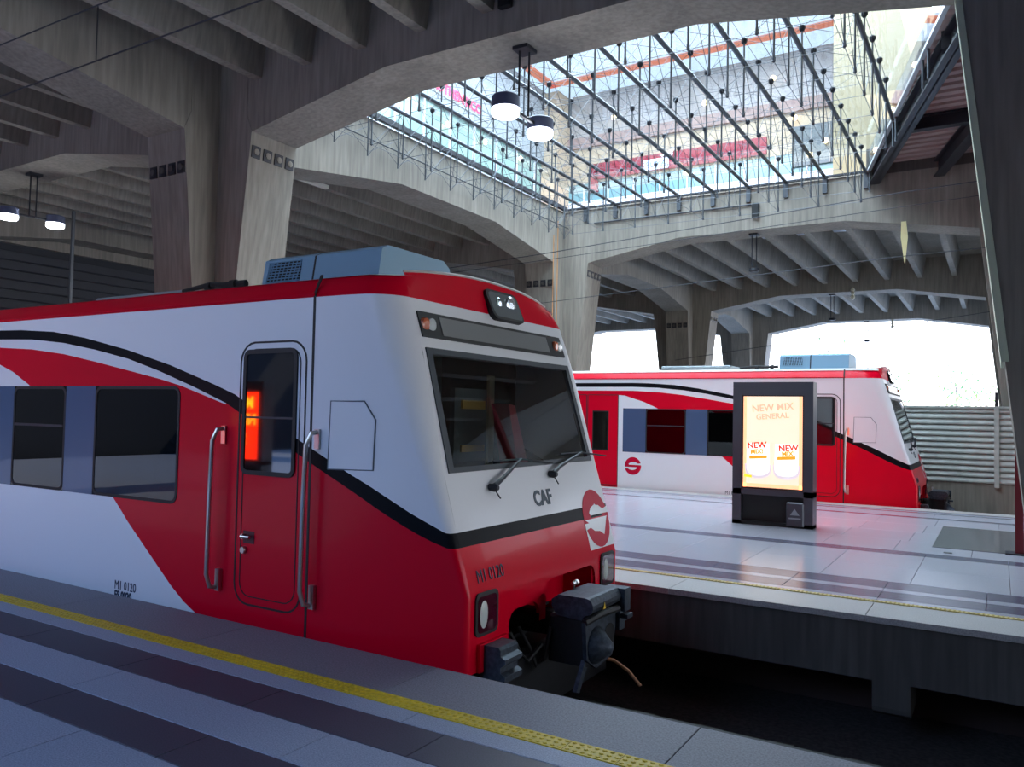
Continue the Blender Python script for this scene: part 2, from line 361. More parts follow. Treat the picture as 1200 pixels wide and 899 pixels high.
for x in tubes+[-1.9]:
    y1 = 22.3 if x < -2 else 18.4
    MB().tube([(x-SX, 10.1-SY, 0), (x-SX, y1-SY, 0)], .045, STEEL, 8).build('main_tube', sk, True)
    if x < -2: MB().box((x-SX-.06, 22.02-SY, -.42), (x-SX+.06, 22.1-SY, .03), STEEL).build('bracket', sk)
    y = 11.2
    while y < y1-.4: nodes.add((round(x, 2), round(y, 2))); link('strut', strutm, sk, (x-SX, y-SY, 0)); y += 1.0
r = .0052
def cbl(a, b): cab.tube([(a[0]-SX, a[1]-SY, a[2]-SZ), (b[0]-SX, b[1]-SY, b[2]-SZ)], r, STEEL, 4, False)
for (x, y) in nodes:
    for dx, dy in ((1, 0), (0, 1)):
        q = (round(x+dx, 2), round(y+dy, 2))
        if q in nodes:
            cbl((x, y, ZT), (*q, ZT)); cbl((x, y, ZB), (*q, ZB))
            if dy: cbl((x, y, SZ), (*q, ZB)); cbl((*q, SZ), (x, y, ZB))
    q = (round(x+1, 2), round(y+1, 2))
    if q in nodes: cbl((x, y, ZT), (*q, ZT)); cbl((x, round(y+1, 2), ZT), (q[0], y, ZT))
# side row against the left beam, hung in front of its face
for k in range(12):
    y = 10.7+k
    MB().tube([(-11.45-SX, y-SY, ZB-SZ), (-11.45-SX, y-SY, ZT-SZ)], .017, STEEL, 6).build('strut', sk)
    cbl((-11.45, y, ZB), (-10.9, y+.5, SZ)); cbl((-11.45, y, 7.75), (-11.45, y+1, 7.2)); cbl((-11.45, y, 7.2), (-11.45, y+1, 7.75)); cbl((-11.45, y+1, ZB), (-10.9, y+.5, SZ))
MB().tube([(-11.45-SX, 10.1-SY, 7.5-SZ), (-11.45-SX, 22-SY, 7.5-SZ)], .014, STEELD, 6).build('side_rod', sk)
tag(cab.build('bracing_cables', sk), kind='stuff')
MB().box((-11.66-SX, 10.1-SY, -.02), (-11.55-SX, 22.1-SY, .1), IBEAM).build('edge_rail', sk)
MB().box((-11.55-SX, 22.0-SY, -.02), (-2.9-SX, 22.1-SY, .03), IBEAM).build('edge_rail', sk)
v0, v1 = Vector((-2.89-SX, 22.2-SY, 0)), Vector((.0-SX, 11.1-SY, 0))
dd = (v1-v0).normalized(); nn = Vector((dd.y, -dd.x, 0))
def slant(o0, o1, z0, z1, m, name, par=sk, a=v0, b=v1):
    n2 = Vector((-(b-a).normalized().y, (b-a).normalized().x, 0))
    if n2.x < 0: n2 = -n2
    q = [a+n2*o0, b+n2*o0, b+n2*o1, a+n2*o1]
    return MB().add([(p.x, p.y, z0) for p in q]+[(p.x, p.y, z1) for p in q], [(0, 3, 2, 1), (4, 5, 6, 7), (0, 1, 5, 4), (1, 2, 6, 5), (2, 3, 7, 6), (3, 0, 4, 7)], m).build(name, par)
slant(-.03, .05, -.03, .03, mat('pale_steel', (196, 200, 204), .35, metal=.4), 'edge_rail')
for t in (.02, .33, .36, .60, .64, .86):
    q = v0+(v1-v0)*t
    MB().tube([(q.x+.03, q.y, -.55), (q.x+.03, q.y, .5)], .025, STEEL, 6).build('strut', sk)
gl = slant(.0, .012, .03, .5, GLASS_C, 'glass_pane')
pane = MB().box((.008, .008, 0), (.992, .992, .012), GLASS_S).mesh('glass_pane')
for i in range(10):
    for j in range(12):
        x, y = -11.4+i, 10.2+j
        if x+1 < diagx(y+1)+.6: link('glass_pane', pane, sk, (x-SX, y-SY, .53))
# corrugated steel deck east of the skylight on charcoal beams
dk = empty('corrugated_roof', (-.5, 17, 8.6), label='dark corrugated metal roofing on charcoal beams closing the right side of the skylight bay', cat='roof')
DX, DY, DZ = -.5, 17, 8.6
b = MB(); y = 10.1; per = .34
def dx_(y): return diagx(y)-DX+.05
while y < 22.05:
    pts = [(y, 0), (y+.08, 0), (y+.11, -.13), (y+.29, -.13), (y+per, 0)]
    for (a, za), (c, zc) in zip(pts[:-1], pts[1:]):
        b.add([(dx_(a), a-DY, za-.25), (.5-DX, a-DY, za-.25), (.5-DX, c-DY, zc-.25), (dx_(c), c-DY, zc-.25)], [(0, 1, 2, 3)], DECK)
        b.add([(dx_(a), a-DY, za-.22), (.5-DX, a-DY, za-.22), (.5-DX, c-DY, zc-.22), (dx_(c), c-DY, zc-.22)], [(0, 1, 2, 3)], DECK)
    y += per
b.build('corrugated_sheet', dk)
MB().box((-2.9-DX, 22.08-DY, -.6), (1.2-DX, 22.2-DY, .1), CONC_D).build('upstand', dk)
MB().add([(dx_(10.1), 10.1-DY, -.15), (.5-DX, 10.1-DY, -.15), (.5-DX, 22.1-DY, -.15), (dx_(22.1), 22.1-DY, -.15)], [(0, 1, 2, 3)], IBEAM).build('roof_backing', dk)
def ibeam(a, b_, w, h, zt):
    a = Vector((a[0]-DX, a[1]-DY, 0)); b2 = Vector((b_[0]-DX, b_[1]-DY, 0)); n2 = Vector((-(b2-a).normalized().y, (b2-a).normalized().x, 0))
    m = MB()
    for o, z0, z1 in ((w, zt-.03, zt), (.012, zt-h, zt), (w, zt-h, zt-h+.03)):
        q = [a+n2*o, b2+n2*o, b2-n2*o, a-n2*o]
        m.add([(p.x, p.y, z0-DZ) for p in q]+[(p.x, p.y, z1-DZ) for p in q], [(0, 3, 2, 1), (4, 5, 6, 7), (0, 1, 5, 4), (1, 2, 6, 5), (2, 3, 7, 6), (3, 0, 4, 7)], IBEAM)
    return m.build('steel_beam', dk)
ibeam((-2.72, 22.1), (.15, 12.1), .13, .42, 8.18)
ibeam((-1.25, 22.1), (-.15, 18.2), .12, .42, 8.18)
ibeam((-1.85, 18.8), (.45, 18.8), .1, .3, 8.2); ibeam((-.8, 14.9), (.45, 14.9), .1, .3, 8.2)

# ================================================================ mall above the skylight
ML = empty('trim_1', (-8, 28, 8.3), kind='structure')
def mbx(a, b_, m, name): return MB().box((a[0]+8, a[1]-28, a[2]-8.3), (b_[0]+8, b_[1]-28, b_[2]-8.3), m).build(name, ML)
Mwhite = mat('mall_plaster', (190, 190, 198), .6); Mbeige = mat('mall_beige', (186, 164, 140), .6); Mgrey = mat('mall_grey', (160, 152, 150), .6)
Mband = mat('mall_band', (150, 122, 116), .6); Mteal = mat('mall_glass_teal', (104, 140, 148), .15); Mred = mat('mall_red', (150, 14, 44), .5)
Mceil = mat('luminous_ceiling', (150, 165, 185), .6, emit=1.6); Morange = mat('mall_orange', (226, 128, 96), .6, emit=.25)
mbx((-16, 28, 8), (0, 28.3, 10.1), mat('mall_white_gloss', (200, 205, 215), .3), 'parapet')
mbx((-16, 28.02, 10.1), (0, 28.3, 10.8), Mteal, 'shop_glazing')
for k in range(14): mbx((-15+k*1.05, 27.97, 10.1), (-14.95+k*1.05, 28.05, 10.8), Mwhite, 'mullion')
mbx((-16, 28, 10.8), (0, 28.3, 12.2), Mbeige, 'facade')
for k in range(8): mbx((-13.4+k*.82, 27.9, 10.88), (-12.6+k*.82, 28.0, 11.5), Mred, 'sign_panel')
mbx((-13.6, 27.9, 10.4), (-13.3, 28.0, 11.5), Mred, 'sign_panel')
mbx((-16, 27.85, 12.2), (0, 28.3, 12.62), Mband, 'cornice')
mbx((-16, 28, 12.62), (0, 28.3, 14.35), Mgrey, 'facade')
sgn = mbx((-11.35, 27.82, 10.92), (-10.4, 27.9, 11.3), mat('sign_white', (215, 225, 255), .4, emit=.9), 'shop_sign')
text_on('lettering', 'PUMA', .3, mat('sign_ink', (110, 130, 190), .5), (-10.87+8, 27.81-28, 11.1-8.3), (1, 0, 0), (0, 0, 1), sgn, sx=1.0)
cat = [(0, 0), (.1, .06), (.2, .04), (.3, .12), (.42, .2), (.5, .19), (.46, .13), (.38, .08), (.4, -.02), (.36, -.1), (.33, -.02), (.27, .0), (.2, -.04), (.08, -.02), (-.02, -.08), (-.1, -.02), (-.04, .0)]
MB().prism([(x+(-10.62)+8, z+11.42-8.3) for x, z in cat], 'Y', -.2, -.14, mat('sign_white2', (235, 240, 255), .4, emit=.9)).build('sign_emblem', sgn)
w_ = mbx((-6, 27.93, 10.3), (-3.5, 28.0, 11.68), mat('mall_window_dark', (60, 66, 70), .15), 'shop_window')
for k in range(5): mbx((-6+k*.6, 27.88, 10.3), (-5.97+k*.6, 27.93, 11.68), Mgrey, 'mullion')
# luminous ceiling with the orange line
cl = mbx((-16, 10, 14.35), (0, 28.3, 14.5), Mceil, 'luminous_ceiling')
mbx((-14.7, 26.3, 14.28), (-3, 26.65, 14.36), Morange, 'orange_strip'); mbx((-14.8, 18, 14.28), (-14.45, 26.65, 14.36), Morange, 'orange_strip')
# west side
mbx((-16, 10, 8.2), (-15.2, 28, 10.0), Mwhite, 'parapet'); mbx((-15.9, 10, 10.0), (-15.3, 28, 11.5), mat('mall_glass_green', (120, 150, 144), .15), 'shop_glazing')
for k in range(12): mbx((-15.3, 11+k*1.4, 10.0), (-15.22, 11.06+k*1.4, 11.5), Mwhite, 'mullion')
mbx((-16, 10, 11.5), (-15.2, 28, 14.35), mat('mall_grey_light', (150, 154, 160), .6), 'facade')
mbx((-15.8, 27, 8.2), (-14.6, 28.2, 14.3), Mbeige, 'facade')
nb = mat('neon_pink', (255, 20, 90), .5, emit=1.0)
s2 = mbx((-15.2, 19.2, 11.82), (-15.17, 23.0, 12.3), mat('mall_grey_light2', (150, 154, 160), .6), 'shop_sign')
text_on('lettering', 'AUTHENTICO', .44, nb, (-15.15+8, 21.1-28, 12.06-8.3), (0, 1, 0), (0, 0, 1), s2, bold=.012)
# right side and near side close the hall above
MB().prism([(-4.3+8, -2.4), (8+.6, 0.3), (8+.9, 0.3), (8+.9, -18), (8-.2, -18), (8-.2, -6)], 'Z', 0, 6, mat('mall_cream', (136, 122, 94), .6)).build('cream_wall', ML)
mbx((-16, 9.8, 8.3), (1, 10, 14.4), Mgrey, 'facade')
warm = mat('warm_lamp', (255, 226, 170), .5, emit=5)
for (x, z) in [(-12.55, 13.1), (-9.0, 13.0), (-6.6, 13.4), (-4.0, 13.2), (-5.9, 11.95), (-4.9, 11.0), (-9.7, 10.6), (-5.4, 10.6), (-4.3, 10.5)]:
    MB().lathe([(.09, 0), (.1, -.04), (.07, -.06)], warm, 12, 'Y', (x+8, -.3 if z > 12.3 else -.18, z-8.3)).build('downlight', ML)
for (y, z) in [(18.6, 11.2), (20.6, 11.0), (22.8, 11.1), (25.2, 11.2), (21.9, 13.6)]:
    MB().lathe([(.09, 0), (.1, .04), (.07, .06)], warm, 12, 'X', (-15.2+8, y-28, z-8.3)).build('downlight', ML)
ml = bpy.data.lights.new('mall_daylight', 'AREA'); ml.shape = 'RECTANGLE'; ml.size = 12; ml.size_y = 15; ml.energy = 4700; ml.color = (.7, .84, 1)
mo = bpy.data.objects.new('mall_daylight', ml); COL.objects.link(mo); mo.location = (-8, 18.5, 14.3)

# ================================================================ trains
def interp(T, x):
    if x <= T[0][0]: return T[0][1]
    for (a, fa), (b, fb) in zip(T[:-1], T[1:]):
        if x <= b: return fa+(fb-fa)*(x-a)/(b-a) if b > a else fb
    return T[-1][1]
TBU = [(-14, 2.49), (-4.7, 2.492), (-4.28, 2.48), (-3.67, 2.441), (-3.1, 2.36), (-2.4, 2.225), (-1.755, 2.072), (-1.17, 1.903), (-.894, 1.817), (-.155, 1.471), (.11, 1.355), (.356, 1.241), (.567, 1.147), (.754, 1.051), (.927, .959), (1.172, .845), (1.2, .835)]
TBL = [(-14, 2.40), (-4.7, 2.394), (-4.065, 2.374), (-3.467, 2.32), (-2.917, 2.238), (-2.39, 2.141), (-1.911, 2.02), (-1.45, 1.885), (-.997, 1.741), (-.151, 1.357), (.06, 1.261), (.278, 1.163), (.479, 1.066), (.668, .965), (.845, .877), (1.014, .797), (1.175, .735), (1.2, .73)]
TRU = [(-14, 2.31), (-4.7, 2.305), (-4.057, 2.271), (-3.458, 2.208), (-2.909, 2.122), (-2.384, 2.033), (-1.907, 1.951), (-1.602, 1.889), (-1.0, 1.73), (-.99, 3)]
TSW = [(-5.06, 2.2), (-4.9, 2.19), (-4.685, 2.12), (-4.416, 2.04), (-4.24, 1.965), (-4.085, 1.901), (-4.04, 1.87), (-3.9, 1.8)]
TDG = [(-2.546, .85), (-2.295, .631), (-1.962, .378), (-1.645, .137), (-1.463, .021), (-1.266, -.07), (-1.1, -.16)]
XC = [(-.5, 1.36), (.38, 1.36), (.75, 1.26), (1.26, 1.10), (2.18, .84), (2.6, .69), (2.76, .64), (3, .6)]
RHO = [(-.5, .05), (.38, .05), (.75, .07), (1.26, .13), (2.18, .25), (2.8, .3)]
ZB_, ZT_ = -.16, 2.58
def Rc(z): return interp(XC, z)
def rho(z): return interp(RHO, z)
def HW(r): return 1.5-(.119*r*r if r > 0 else 0)
def nose(kind, t, z, side):   # point of the nose outline at height z
    R, p = Rc(z), rho(z); h = HW(R)
    k = 1.0 if z <= 2.58 else 1-(z-2.58)*.3
    if kind == 's': r = t*(R-p); y = HW(r) if t < 1 else HW(r)
    elif kind == 'a':
        hc = HW(R-p); a = t*math.pi/2; r = R-p+p*math.sin(a); y = hc-p+p*math.cos(a)
    else: r = R; return Vector((r-(.0 if z <= 2.58 else (z-2.58)*.0), t*(HW(R-p)-p)*k, z))
    return Vector((r, side*y*k, z))
def side_bounds(r):
    bu, bl, ru = interp(TBU, r), interp(TBL, r), interp(TRU, r)
    ru = min(ru, bl)
    if r < -5.0601: lo = [(ZB_, RED), (.845, RED), (1.885, RED), (1.885, RED)]
    elif r <= -2.546:
        hole = None if r >= -4.941 else WHITE
        lo = [(ZB_, WHITE), (.845, hole), (1.885, WHITE), (max(1.885, interp(TSW, r)), RED)]
    else:
        dg = max(ZB_, interp(TDG, r)); lo = [(ZB_, WHITE), (min(dg, .845), RED), (.845, None if r < -1.6001 else RED), (1.885 if r < -1.3 else min(1.885, ru), RED)]
        if r >= -1.6001: lo = [(ZB_, WHITE), (min(dg, .845), RED), (.845, RED), (min(1.885, ru), RED)]
    return lo+[(ru, WHITE), (bl, BLACK), (bu, WHITE), (ZT_, None)]
def make_train():
    root = empty('commuter_train', (0, 0, 0), cat='train', group='red and white commuter trains')
    # --- body shell
    b = MB()
    ks = sorted(set([round(x, 3) for T in (TBU, TBL, TRU, TSW, TDG) for x, _ in T if -14 <= x < 0]+[-14, -11, -8, -5.0602, -5.06, -4.942, -4.94, -2.546, -1.602, -1.6, -.995, -.83, -.06, 0]))
    for side in (-1, 1):
        for a, c in zip(ks[:-1], ks[1:]):
            m = (a+c)/2; A, B_, Mi = side_bounds(a+1e-5), side_bounds(c-1e-5), side_bounds(m)
            for i in range(len(A)-1):
                mt = Mi[i][1]
                if mt is None:
                    if side > 0: mt = DARK
                    else: continue
                z = (A[i][0], A[i+1][0], B_[i+1][0], B_[i][0])
                if z[1]-z[0] < 1e-4 and z[2]-z[3] < 1e-4: continue
                # leave the cab door opening
                b.add([(a, side*1.5, z[0]), (c, side*1.5, z[3]), (c, side*1.5, z[2]), (a, side*1.5, z[1])], [(0, 1, 2, 3)], mt)
        # nose side and rounded corner
        def cols(k, t):
            def zz(T):
                z = 1.2
                for _ in range(40): z = .5*z+.5*interp(T, nose(k, t, z, side).x)
                return z
            bl, bu = zz(TBL), zz(TBU)
            return [ZB_]+[ZB_+(.38-ZB_)*1]+[.38+(bl-.38)*q/3 for q in (1, 2, 3)]+[bl+(bu-bl)*q/2 for q in (1, 2)]+[bu+(ZT_-bu)*q/10 for q in range(1, 11)]
        mats = [RED, RED, RED, RED, BLACK, BLACK]+[WHITE]*10
        st = [('s', q/12) for q in range(13)]+[('a', q/6) for q in range(1, 7)]
        for (k1, t1), (k2, t2) in zip(st[:-1], st[1:]):
            A, B_ = cols(k1, t1), cols(k2, t2)
            for i in range(16):
                b.add([nose(k1, t1, A[i], side), nose(k2, t2, B_[i], side), nose(k2, t2, B_[i+1], side), nose(k1, t1, A[i+1], side)], [(0, 1, 2, 3)], mats[i])
    # front face with the windscreen and coupler openings
    fs = [-1, -.93, -.75, -.585, -.2, -.115, .2, .585, .64, .75, .93, 1]
    rows = [ZB_, .02, .19, .33, .38, .73, .835, 1.29, 1.6, 1.9, 2.15, 2.4, ZT_]
    for f0, f1 in zip(fs[:-1], fs[1:]):
        for z0, z1 in zip(rows[:-1], rows[1:]):
            fm, zm = (f0+f1)/2, (z0+z1)/2
            if abs(fm) < .93 and 1.29 < zm < 2.15: continue
            if -.585 < fm < -.2 and zm < .19: continue
            if -.115 < fm < .64 and zm < .33: continue
            if -.2 < fm < -.115 and zm < .02: continue
            mt = RED if zm < .73 else BLACK if zm < .835 else WHITE
            b.add([nose('f', f0, z0, 1), nose('f', f1, z0, 1), nose('f', f1, z1, 1), nose('f', f0, z1, 1)], [(0, 1, 2, 3)], mt)
    b.build('body_shell', root, True, True)
    # --- roof: red shoulder band, then the grey-white roof
    b = MB(); RG = mat('roof_grey', (196, 188, 184), .5); zt = 2.75
    def arch(y): return .13*max(0, 1-(y/1.42)**2)
    prof = []
    st = [('r', x) for x in (-14, -10, -6, -3, -1.5, 0)]+[('s', q/6) for q in range(1, 7)]+[('a', q/6) for q in range(1, 7)]
    def top(k, t, z, side):
        if k == 'r': return Vector((t, side*1.5*(1-(z-2.58)*.3), z))
        return nose(k, t, z, side)
    for side in (-1, 1):
        for (k1, t1), (k2, t2) in zip(st[:-1], st[1:]):
            zs = [2.58, 2.6, 2.66, 2.72, zt]
            for z0, z1 in zip(zs[:-1], zs[1:]):
                P4 = [top(k1, t1, z0, side), top(k2, t2, z0, side), top(k2, t2, z1, side), top(k1, t1, z1, side)]
                for p in P4:
                    u = (p.z-2.58)/.17; p.y -= side*(.06*u*u if u > 0 else 0)
                b.add(P4, [(0, 1, 2, 3)], RED)
    N = 10
    def ftop(f, u):
        p0 = nose('f', f, 2.58, 1); z = 2.58+(zt+arch(p0.y*.95)-2.58)*u; p = nose('f', f, 2.58+(zt-2.58)*u, 1)
        y = p0.y-(p0.y/abs(p0.y)*.06*u*u if abs(p0.y) > 1.05 else p0.y*.05*u*u); return Vector((p.x-.06*u*u*abs(f)**4, y*(1-(z-2.58)*.0), z))
    for i in range(2*N):
        f0, f1 = -1+i/N, -1+(i+1)/N
        for u0, u1 in ((0, .25), (.25, .5), (.5, .75), (.75, 1)):
            b.add([ftop(f0, u0), ftop(f1, u0), ftop(f1, u1), ftop(f0, u1)], [(0, 1, 2, 3)], RED)
        b.tube([ftop(f0, 1), ftop(f1, 1)], .012, RG, 5)
    ys = [-1.39+2.78*k/12 for k in range(13)]
    xs = [-14, -10, -6, -3, -1.5, 0, .2, .35, .45, .62]
    for x0, x1 in zip(xs[:-1], xs[1:]):
        for y0, y1 in zip(ys[:-1], ys[1:]):
            def zz(x, y): return zt+arch(y)-.012
            k0, k1 = (1 if x0 < .5 else .93), (1 if x1 < .5 else .9)
            b.add([(x0, y0*k0, zz(x0, y0)), (x1, y0*k1, zz(x1, y0)), (x1, y1*k1, zz(x1, y1)), (x0, y1*k0, zz(x0, y1))], [(0, 1, 2, 3)], RG)
    b.build('roof', root, True, True)
    MB().tube([(-14, -1.505, 2.60), (0, -1.505, 2.60)], .012, RED, 5).build('rain_gutter', root)
    MB().box((-.012, -1.503, ZB_), (.012, -1.49, 2.6), DARK).build('body_seam', root)
    MB().prism([(-1.504, 2.6), (-1.50, 2.6), (-1.425, 2.76), (-1.435, 2.765)], 'X', -.012, .012, DARK).build('roof_seam', root)
    MB().box((-14, -1.42, -.8), (1.05, 1.42, -.17), BLACKIRON).build('underframe', root)
    wh = MB().lathe([(.2, -.1), (.44, -.06), (.44, .04), (.47, .07), (.2, .1)], BLACKIRON, 20, 'Y').mesh('wheel', True)
    for x in (-1.1, -3.3):
        for y in (-.73, .73): link('wheel', wh, root, (x, y, -.45))
    # --- side windows: one long flush band of glass and blue panels
    Y = -1.5
    def flat(name, x0, x1, z0, z1, m, off=.004, th=.012, rad=.0, par=root, corners=(1, 1, 1, 1)):
        pts = rrect(x0, x1, z0, z1, rad, corners)
        return MB().prism(pts, 'Y', Y-off, Y-off+th, m).build(name, par)
    def rrect(x0, x1, z0, z1, rad, corners=(1, 1, 1, 1), n=5):
        if rad <= 0: return [(x0, z0), (x1, z0), (x1, z1), (x0, z1)]
        out = []
        for (cx, cz, a0, on, qx, qz) in ((x0+rad, z0+rad, 180, corners[0], x0, z0), (x1-rad, z0+rad, 270, corners[1], x1, z0), (x1-rad, z1-rad, 0, corners[2], x1, z1), (x0+rad, z1-rad, 90, corners[3], x0, z1)):
            if on: out += [(cx+rad*math.cos(math.radians(a0+90*k/n)), cz+rad*math.sin(math.radians(a0+90*k/n))) for k in range(n+1)]
            else: out.append((qx, qz))
        return out
    def ring(name, x0, x1, z0, z1, rad, w, m, off=.004, th=.01, par=root):
        o = rrect(x0, x1, z0, z1, rad); i = rrect(x0+w, x1-w, z0+w, z1-w, max(rad-w, .004)); n = len(o)
        vs = [(a, Y-off, c) for a, c in o]+[(a, Y-off, c) for a, c in i]+[(a, Y-off+th, c) for a, c in o]+[(a, Y-off+th, c) for a, c in i]
        fs = []
        for k in range(n):
            j = (k+1) % n; fs += [(k, j, n+j, n+k), (2*n+k, 3*n+k, 3*n+j, 2*n+j), (k, 2*n+k, 2*n+j, j), (n+k, n+j, 3*n+j, 3*n+k)]
        return MB().add(vs, fs, m).build(name, par)
    flat('blue_panel', -4.94, -4.36, .845, 1.885, PILLAR, rad=.08, corners=(1, 0, 0, 1))
    flat('blue_panel', -3.38, -2.88, .845, 1.885, PILLAR)
    for k, (x0, x1, cr_) in enumerate([(-4.36, -3.38, (0, 0, 0, 0)), (-2.88, -1.6, (0, 1, 1, 0))]):
        w = flat('window', x0, x1, .845, 1.885, GLASS_D, off=.002, th=.01, rad=.09, corners=cr_)
        ring('window_gasket', x0, x1, .845, 1.885, .09, .028, DARK, off=.006, par=w)
    flat('window_sash', -4.32, -3.42, 1.475, 1.50, IBEAM, off=.01)
    # corner fillets of body colour behind the last window corner
    MB().prism([(-1.6, .845), (-1.6, .935), (-1.69, .845)], 'Y', Y, Y+.01, RED).build('corner_fillet', root)
    MB().prism([(-1.6, 1.885), (-1.69, 1.885), (-1.6, 1.795)], 'Y', Y, Y+.01, RED).build('corner_fillet', root)
    # passenger door farther back: two red leaves with narrow windows
    for x0, x1 in ((-5.88, -5.06), (-6.72, -5.9)):
        d_ = flat('passenger_door', x0+.01, x1-.01, .04, 2.2, RED, off=.006)
        flat('door_window', x0+.14, x1-.25, .86, 1.82, DARK, off=.012, par=d_); flat('door_glass', x0+.17, x1-.28, .89, 1.79, GLASS_D, off=.016, par=d_)
        ring('door_seal', x0, x1, .03, 2.21, .02, .014, IBEAM, off=.012, par=d_)
    # --- cab door
    cd = ring('cab_door', -.83, -.06, .1, 2.25, .17, .016, DARK, off=.004)
    ring('door_groove', -.765, -.125, .17, 2.19, .12, .009, DARK, off=.004, par=cd)
    wn = ring('door_window_frame', -.78+.0, -.16, 1.16, 2.185, .07, .035, DARK, off=.014, th=.02, par=cd)
    flat('door_glass', -.75, -.19, 1.19, 2.155, DARK, off=.002, rad=.05, par=cd)
    flat('window_pane', -.75, -.19, 1.19, 2.155, mat('mirror_black', (20, 16, 16), .03, spec=1, coat=.8), off=.006, rad=.05, par=cd)
    flat('sash_bar', -.75, -.19, 1.62, 1.636, IBEAM, off=.01, par=cd)
    flat('lock_plate', -.80+.07, -.80+.2, .60, .70, mat('lock_recess', (70, 0, 22), .4), off=.003, par=cd)
    MB().tube([(-.72, Y-.035, .655), (-.62, Y-.035, .655)], .014, CHROME, 8).box((-.73, Y-.03, .635), (-.71, Y, .675), CHROME).build('door_handle', cd)
    MB().lathe([(.026, Y-.03), (.03, Y-.02), (.03, Y)], CHROME, 12, 'Y', (-.71, 0, .545)).build('door_lock', cd)
    for x in (-1.03, .05):
        MB().tube([(x+.03, Y, 1.53), (x+.02, Y-.07, 1.52), (x, Y-.1, 1.43), (x-.015, Y-.1, .9), (x-.02, Y-.1, .32), (x, Y-.08, .22), (x+.03, Y, .2)], .019, CHROME, 10).box((x+.005, Y-.02, 1.4), (x+.055, Y, 1.55), CHROME).box((x+.005, Y-.035, .18), (x+.055, Y, .36), CHROME).build('handrail', root, True)
    # inspection hatch on the nose flank
    hp = [(.185, 1.25), (.605, 1.26), (.615, 1.635), (.515, 1.77), (.2, 1.77)]
    def fl(x, z, o=0): return (x, -HW(x)-o, z)
    b = MB().tube([fl(x, z, .003) for x, z in hp+hp[:1]], .006, mat('hatch_gap', (96, 104, 112), .5), 5)
    n = len(hp); q = [(x*.97+.012, z*.985+.022) for x, z in hp]
    b.add([fl(x, z, .006) for x, z in q]+[fl(x, z, -.01) for x, z in q], [tuple(range(n))]+[(i, (i+1) % n, n+(i+1) % n, n+i) for i in range(n)], WHITE)
    b.build('side_hatch', root)
    # --- number lettering
    def wl_(txt, size, x, z, m, bold=0): return text_on('number_lettering', txt, size, m, (x, Y-.001, z), (1, 0, 0), (0, 0, 1), root, bold=bold, sx=.8)
    INK = mat('ink_blue', (36, 46, 70), .5)
    wl_('M1 0120', .115, -2.3, .04, INK); wl_('ES 0020', .1, -2.33, -.05, INK, .004)
    # --- operator emblem: a red disc cut into an S
    def emblem(par, fn, R, square):
        b = MB(); n = 28
        ring_ = [(math.cos(2*math.pi*k/n)*R, math.sin(2*math.pi*k/n)*R) for k in range(n)]
        b.add([fn(u, v, .003) for u, v in ring_], [tuple(range(n))], mat('emblem_red', (196, 8, 50), .4, spec=.12))
        up = [(-.5, .22), (-.3, .38), (0, .46), (.35, .42), (.62, .28), (.8, .3), (1.02, .34), (1.02, .12), (-.45, .12)]
        b.add([fn(u*R, v*R, .005) for u, v in up], [tuple(range(len(up)))], WHITE)
        b.add([fn(-u*R, -v*R, .005) for u, v in up], [tuple(range(len(up)))], WHITE)
        if square:
            sq = [(-.98*R, -1.02*R), (1.02*R, -1.02*R), (1.02*R, .0), (-.98*R, .0)]
            b.add([fn(u, v, .0015) for u, v in sq], [(0, 1, 2, 3)], WHITE)
        return b.build('emblem', par)
    emblem(root, lambda u, v, o: (-4.67+u, Y-o, .52+v), .21, False)
    def FP(y, z, o=0):   # point on the sloping front face
        R0 = Rc(z); dz = .01; sl_ = (Rc(z+dz)-Rc(z-dz))/(2*dz); nrm = Vector((1, 0, -sl_)).normalized(); return Vector((R0, y, z))+nrm*o
    emblem(root, lambda u, v, o: FP(1.0+u, .72+v, o), .265, True)
    def ftext(name, txt, size, y, z, m, sx=1, bold=0):
        me = text_mesh(txt, size, bold); me.materials.clear(); me.materials.append(m)
        for v in me.vertices: v.co = FP(y+v.co.x*sx, z+v.co.y, .004+v.co.z)
        return link(name, me, root)
    ftext('number_lettering', 'M1 0120', .13, -.95, .505, INK, .8)
    ftext('maker_lettering', 'CAF', .17, .08, .975, mat('badge_grey', (60, 76, 88), .5), 1.0, .006)
    # --- windscreen
    def fpoly(name, pts, o0, o1, m, par=root, inner=None):
        n = len(pts); vs = [FP(y, z, o1) for y, z in pts]+[FP(y, z, o0) for y, z in pts]
        if inner is None: fs = [tuple(range(n)), tuple(range(2*n-1, n-1, -1))]+[(i, n+i, n+(i+1) % n, (i+1) % n) for i in range(n)]
        else:
            vs += [FP(y, z, o1) for y, z in inner]+[FP(y, z, o0) for y, z in inner]; fs = []
            for i in range(n):
                j = (i+1) % n; fs += [(i, j, 2*n+j, 2*n+i), (n+i, 3*n+i, 3*n+j, n+j), (i, n+i, n+j, j), (2*n+i, 2*n+j, 3*n+j, 3*n+i)]
        return MB().add(vs, fs, m).build(name, par)
    ws = [(-1.2, 1.25), (1.2, 1.25), (1.17, 2.19), (-1.17, 2.19)]
    wi = [(-1.13, 1.29), (1.13, 1.29), (1.105, 2.145), (-1.105, 2.145)]
    g_ = fpoly('windscreen', ws, -.01, .002, GLASS_W); fpoly('windscreen_frame', ws, -.03, .01, mat('gasket_grey', (48, 56, 64), .5), g_, wi)
    # destination sign strip with marker lamps
    sg = fpoly('destination_sign', [(-1.17, 2.275), (1.165, 2.275), (1.155, 2.475), (-1.165, 2.475)], -.01, .012, DARK)
    fpoly('sign_glass', [(-.9, 2.30), (.86, 2.30), (.86, 2.45), (-.9, 2.45)], .0, .016, mat('sign_grey', (134, 136, 136), .12, spec=.6), sg)
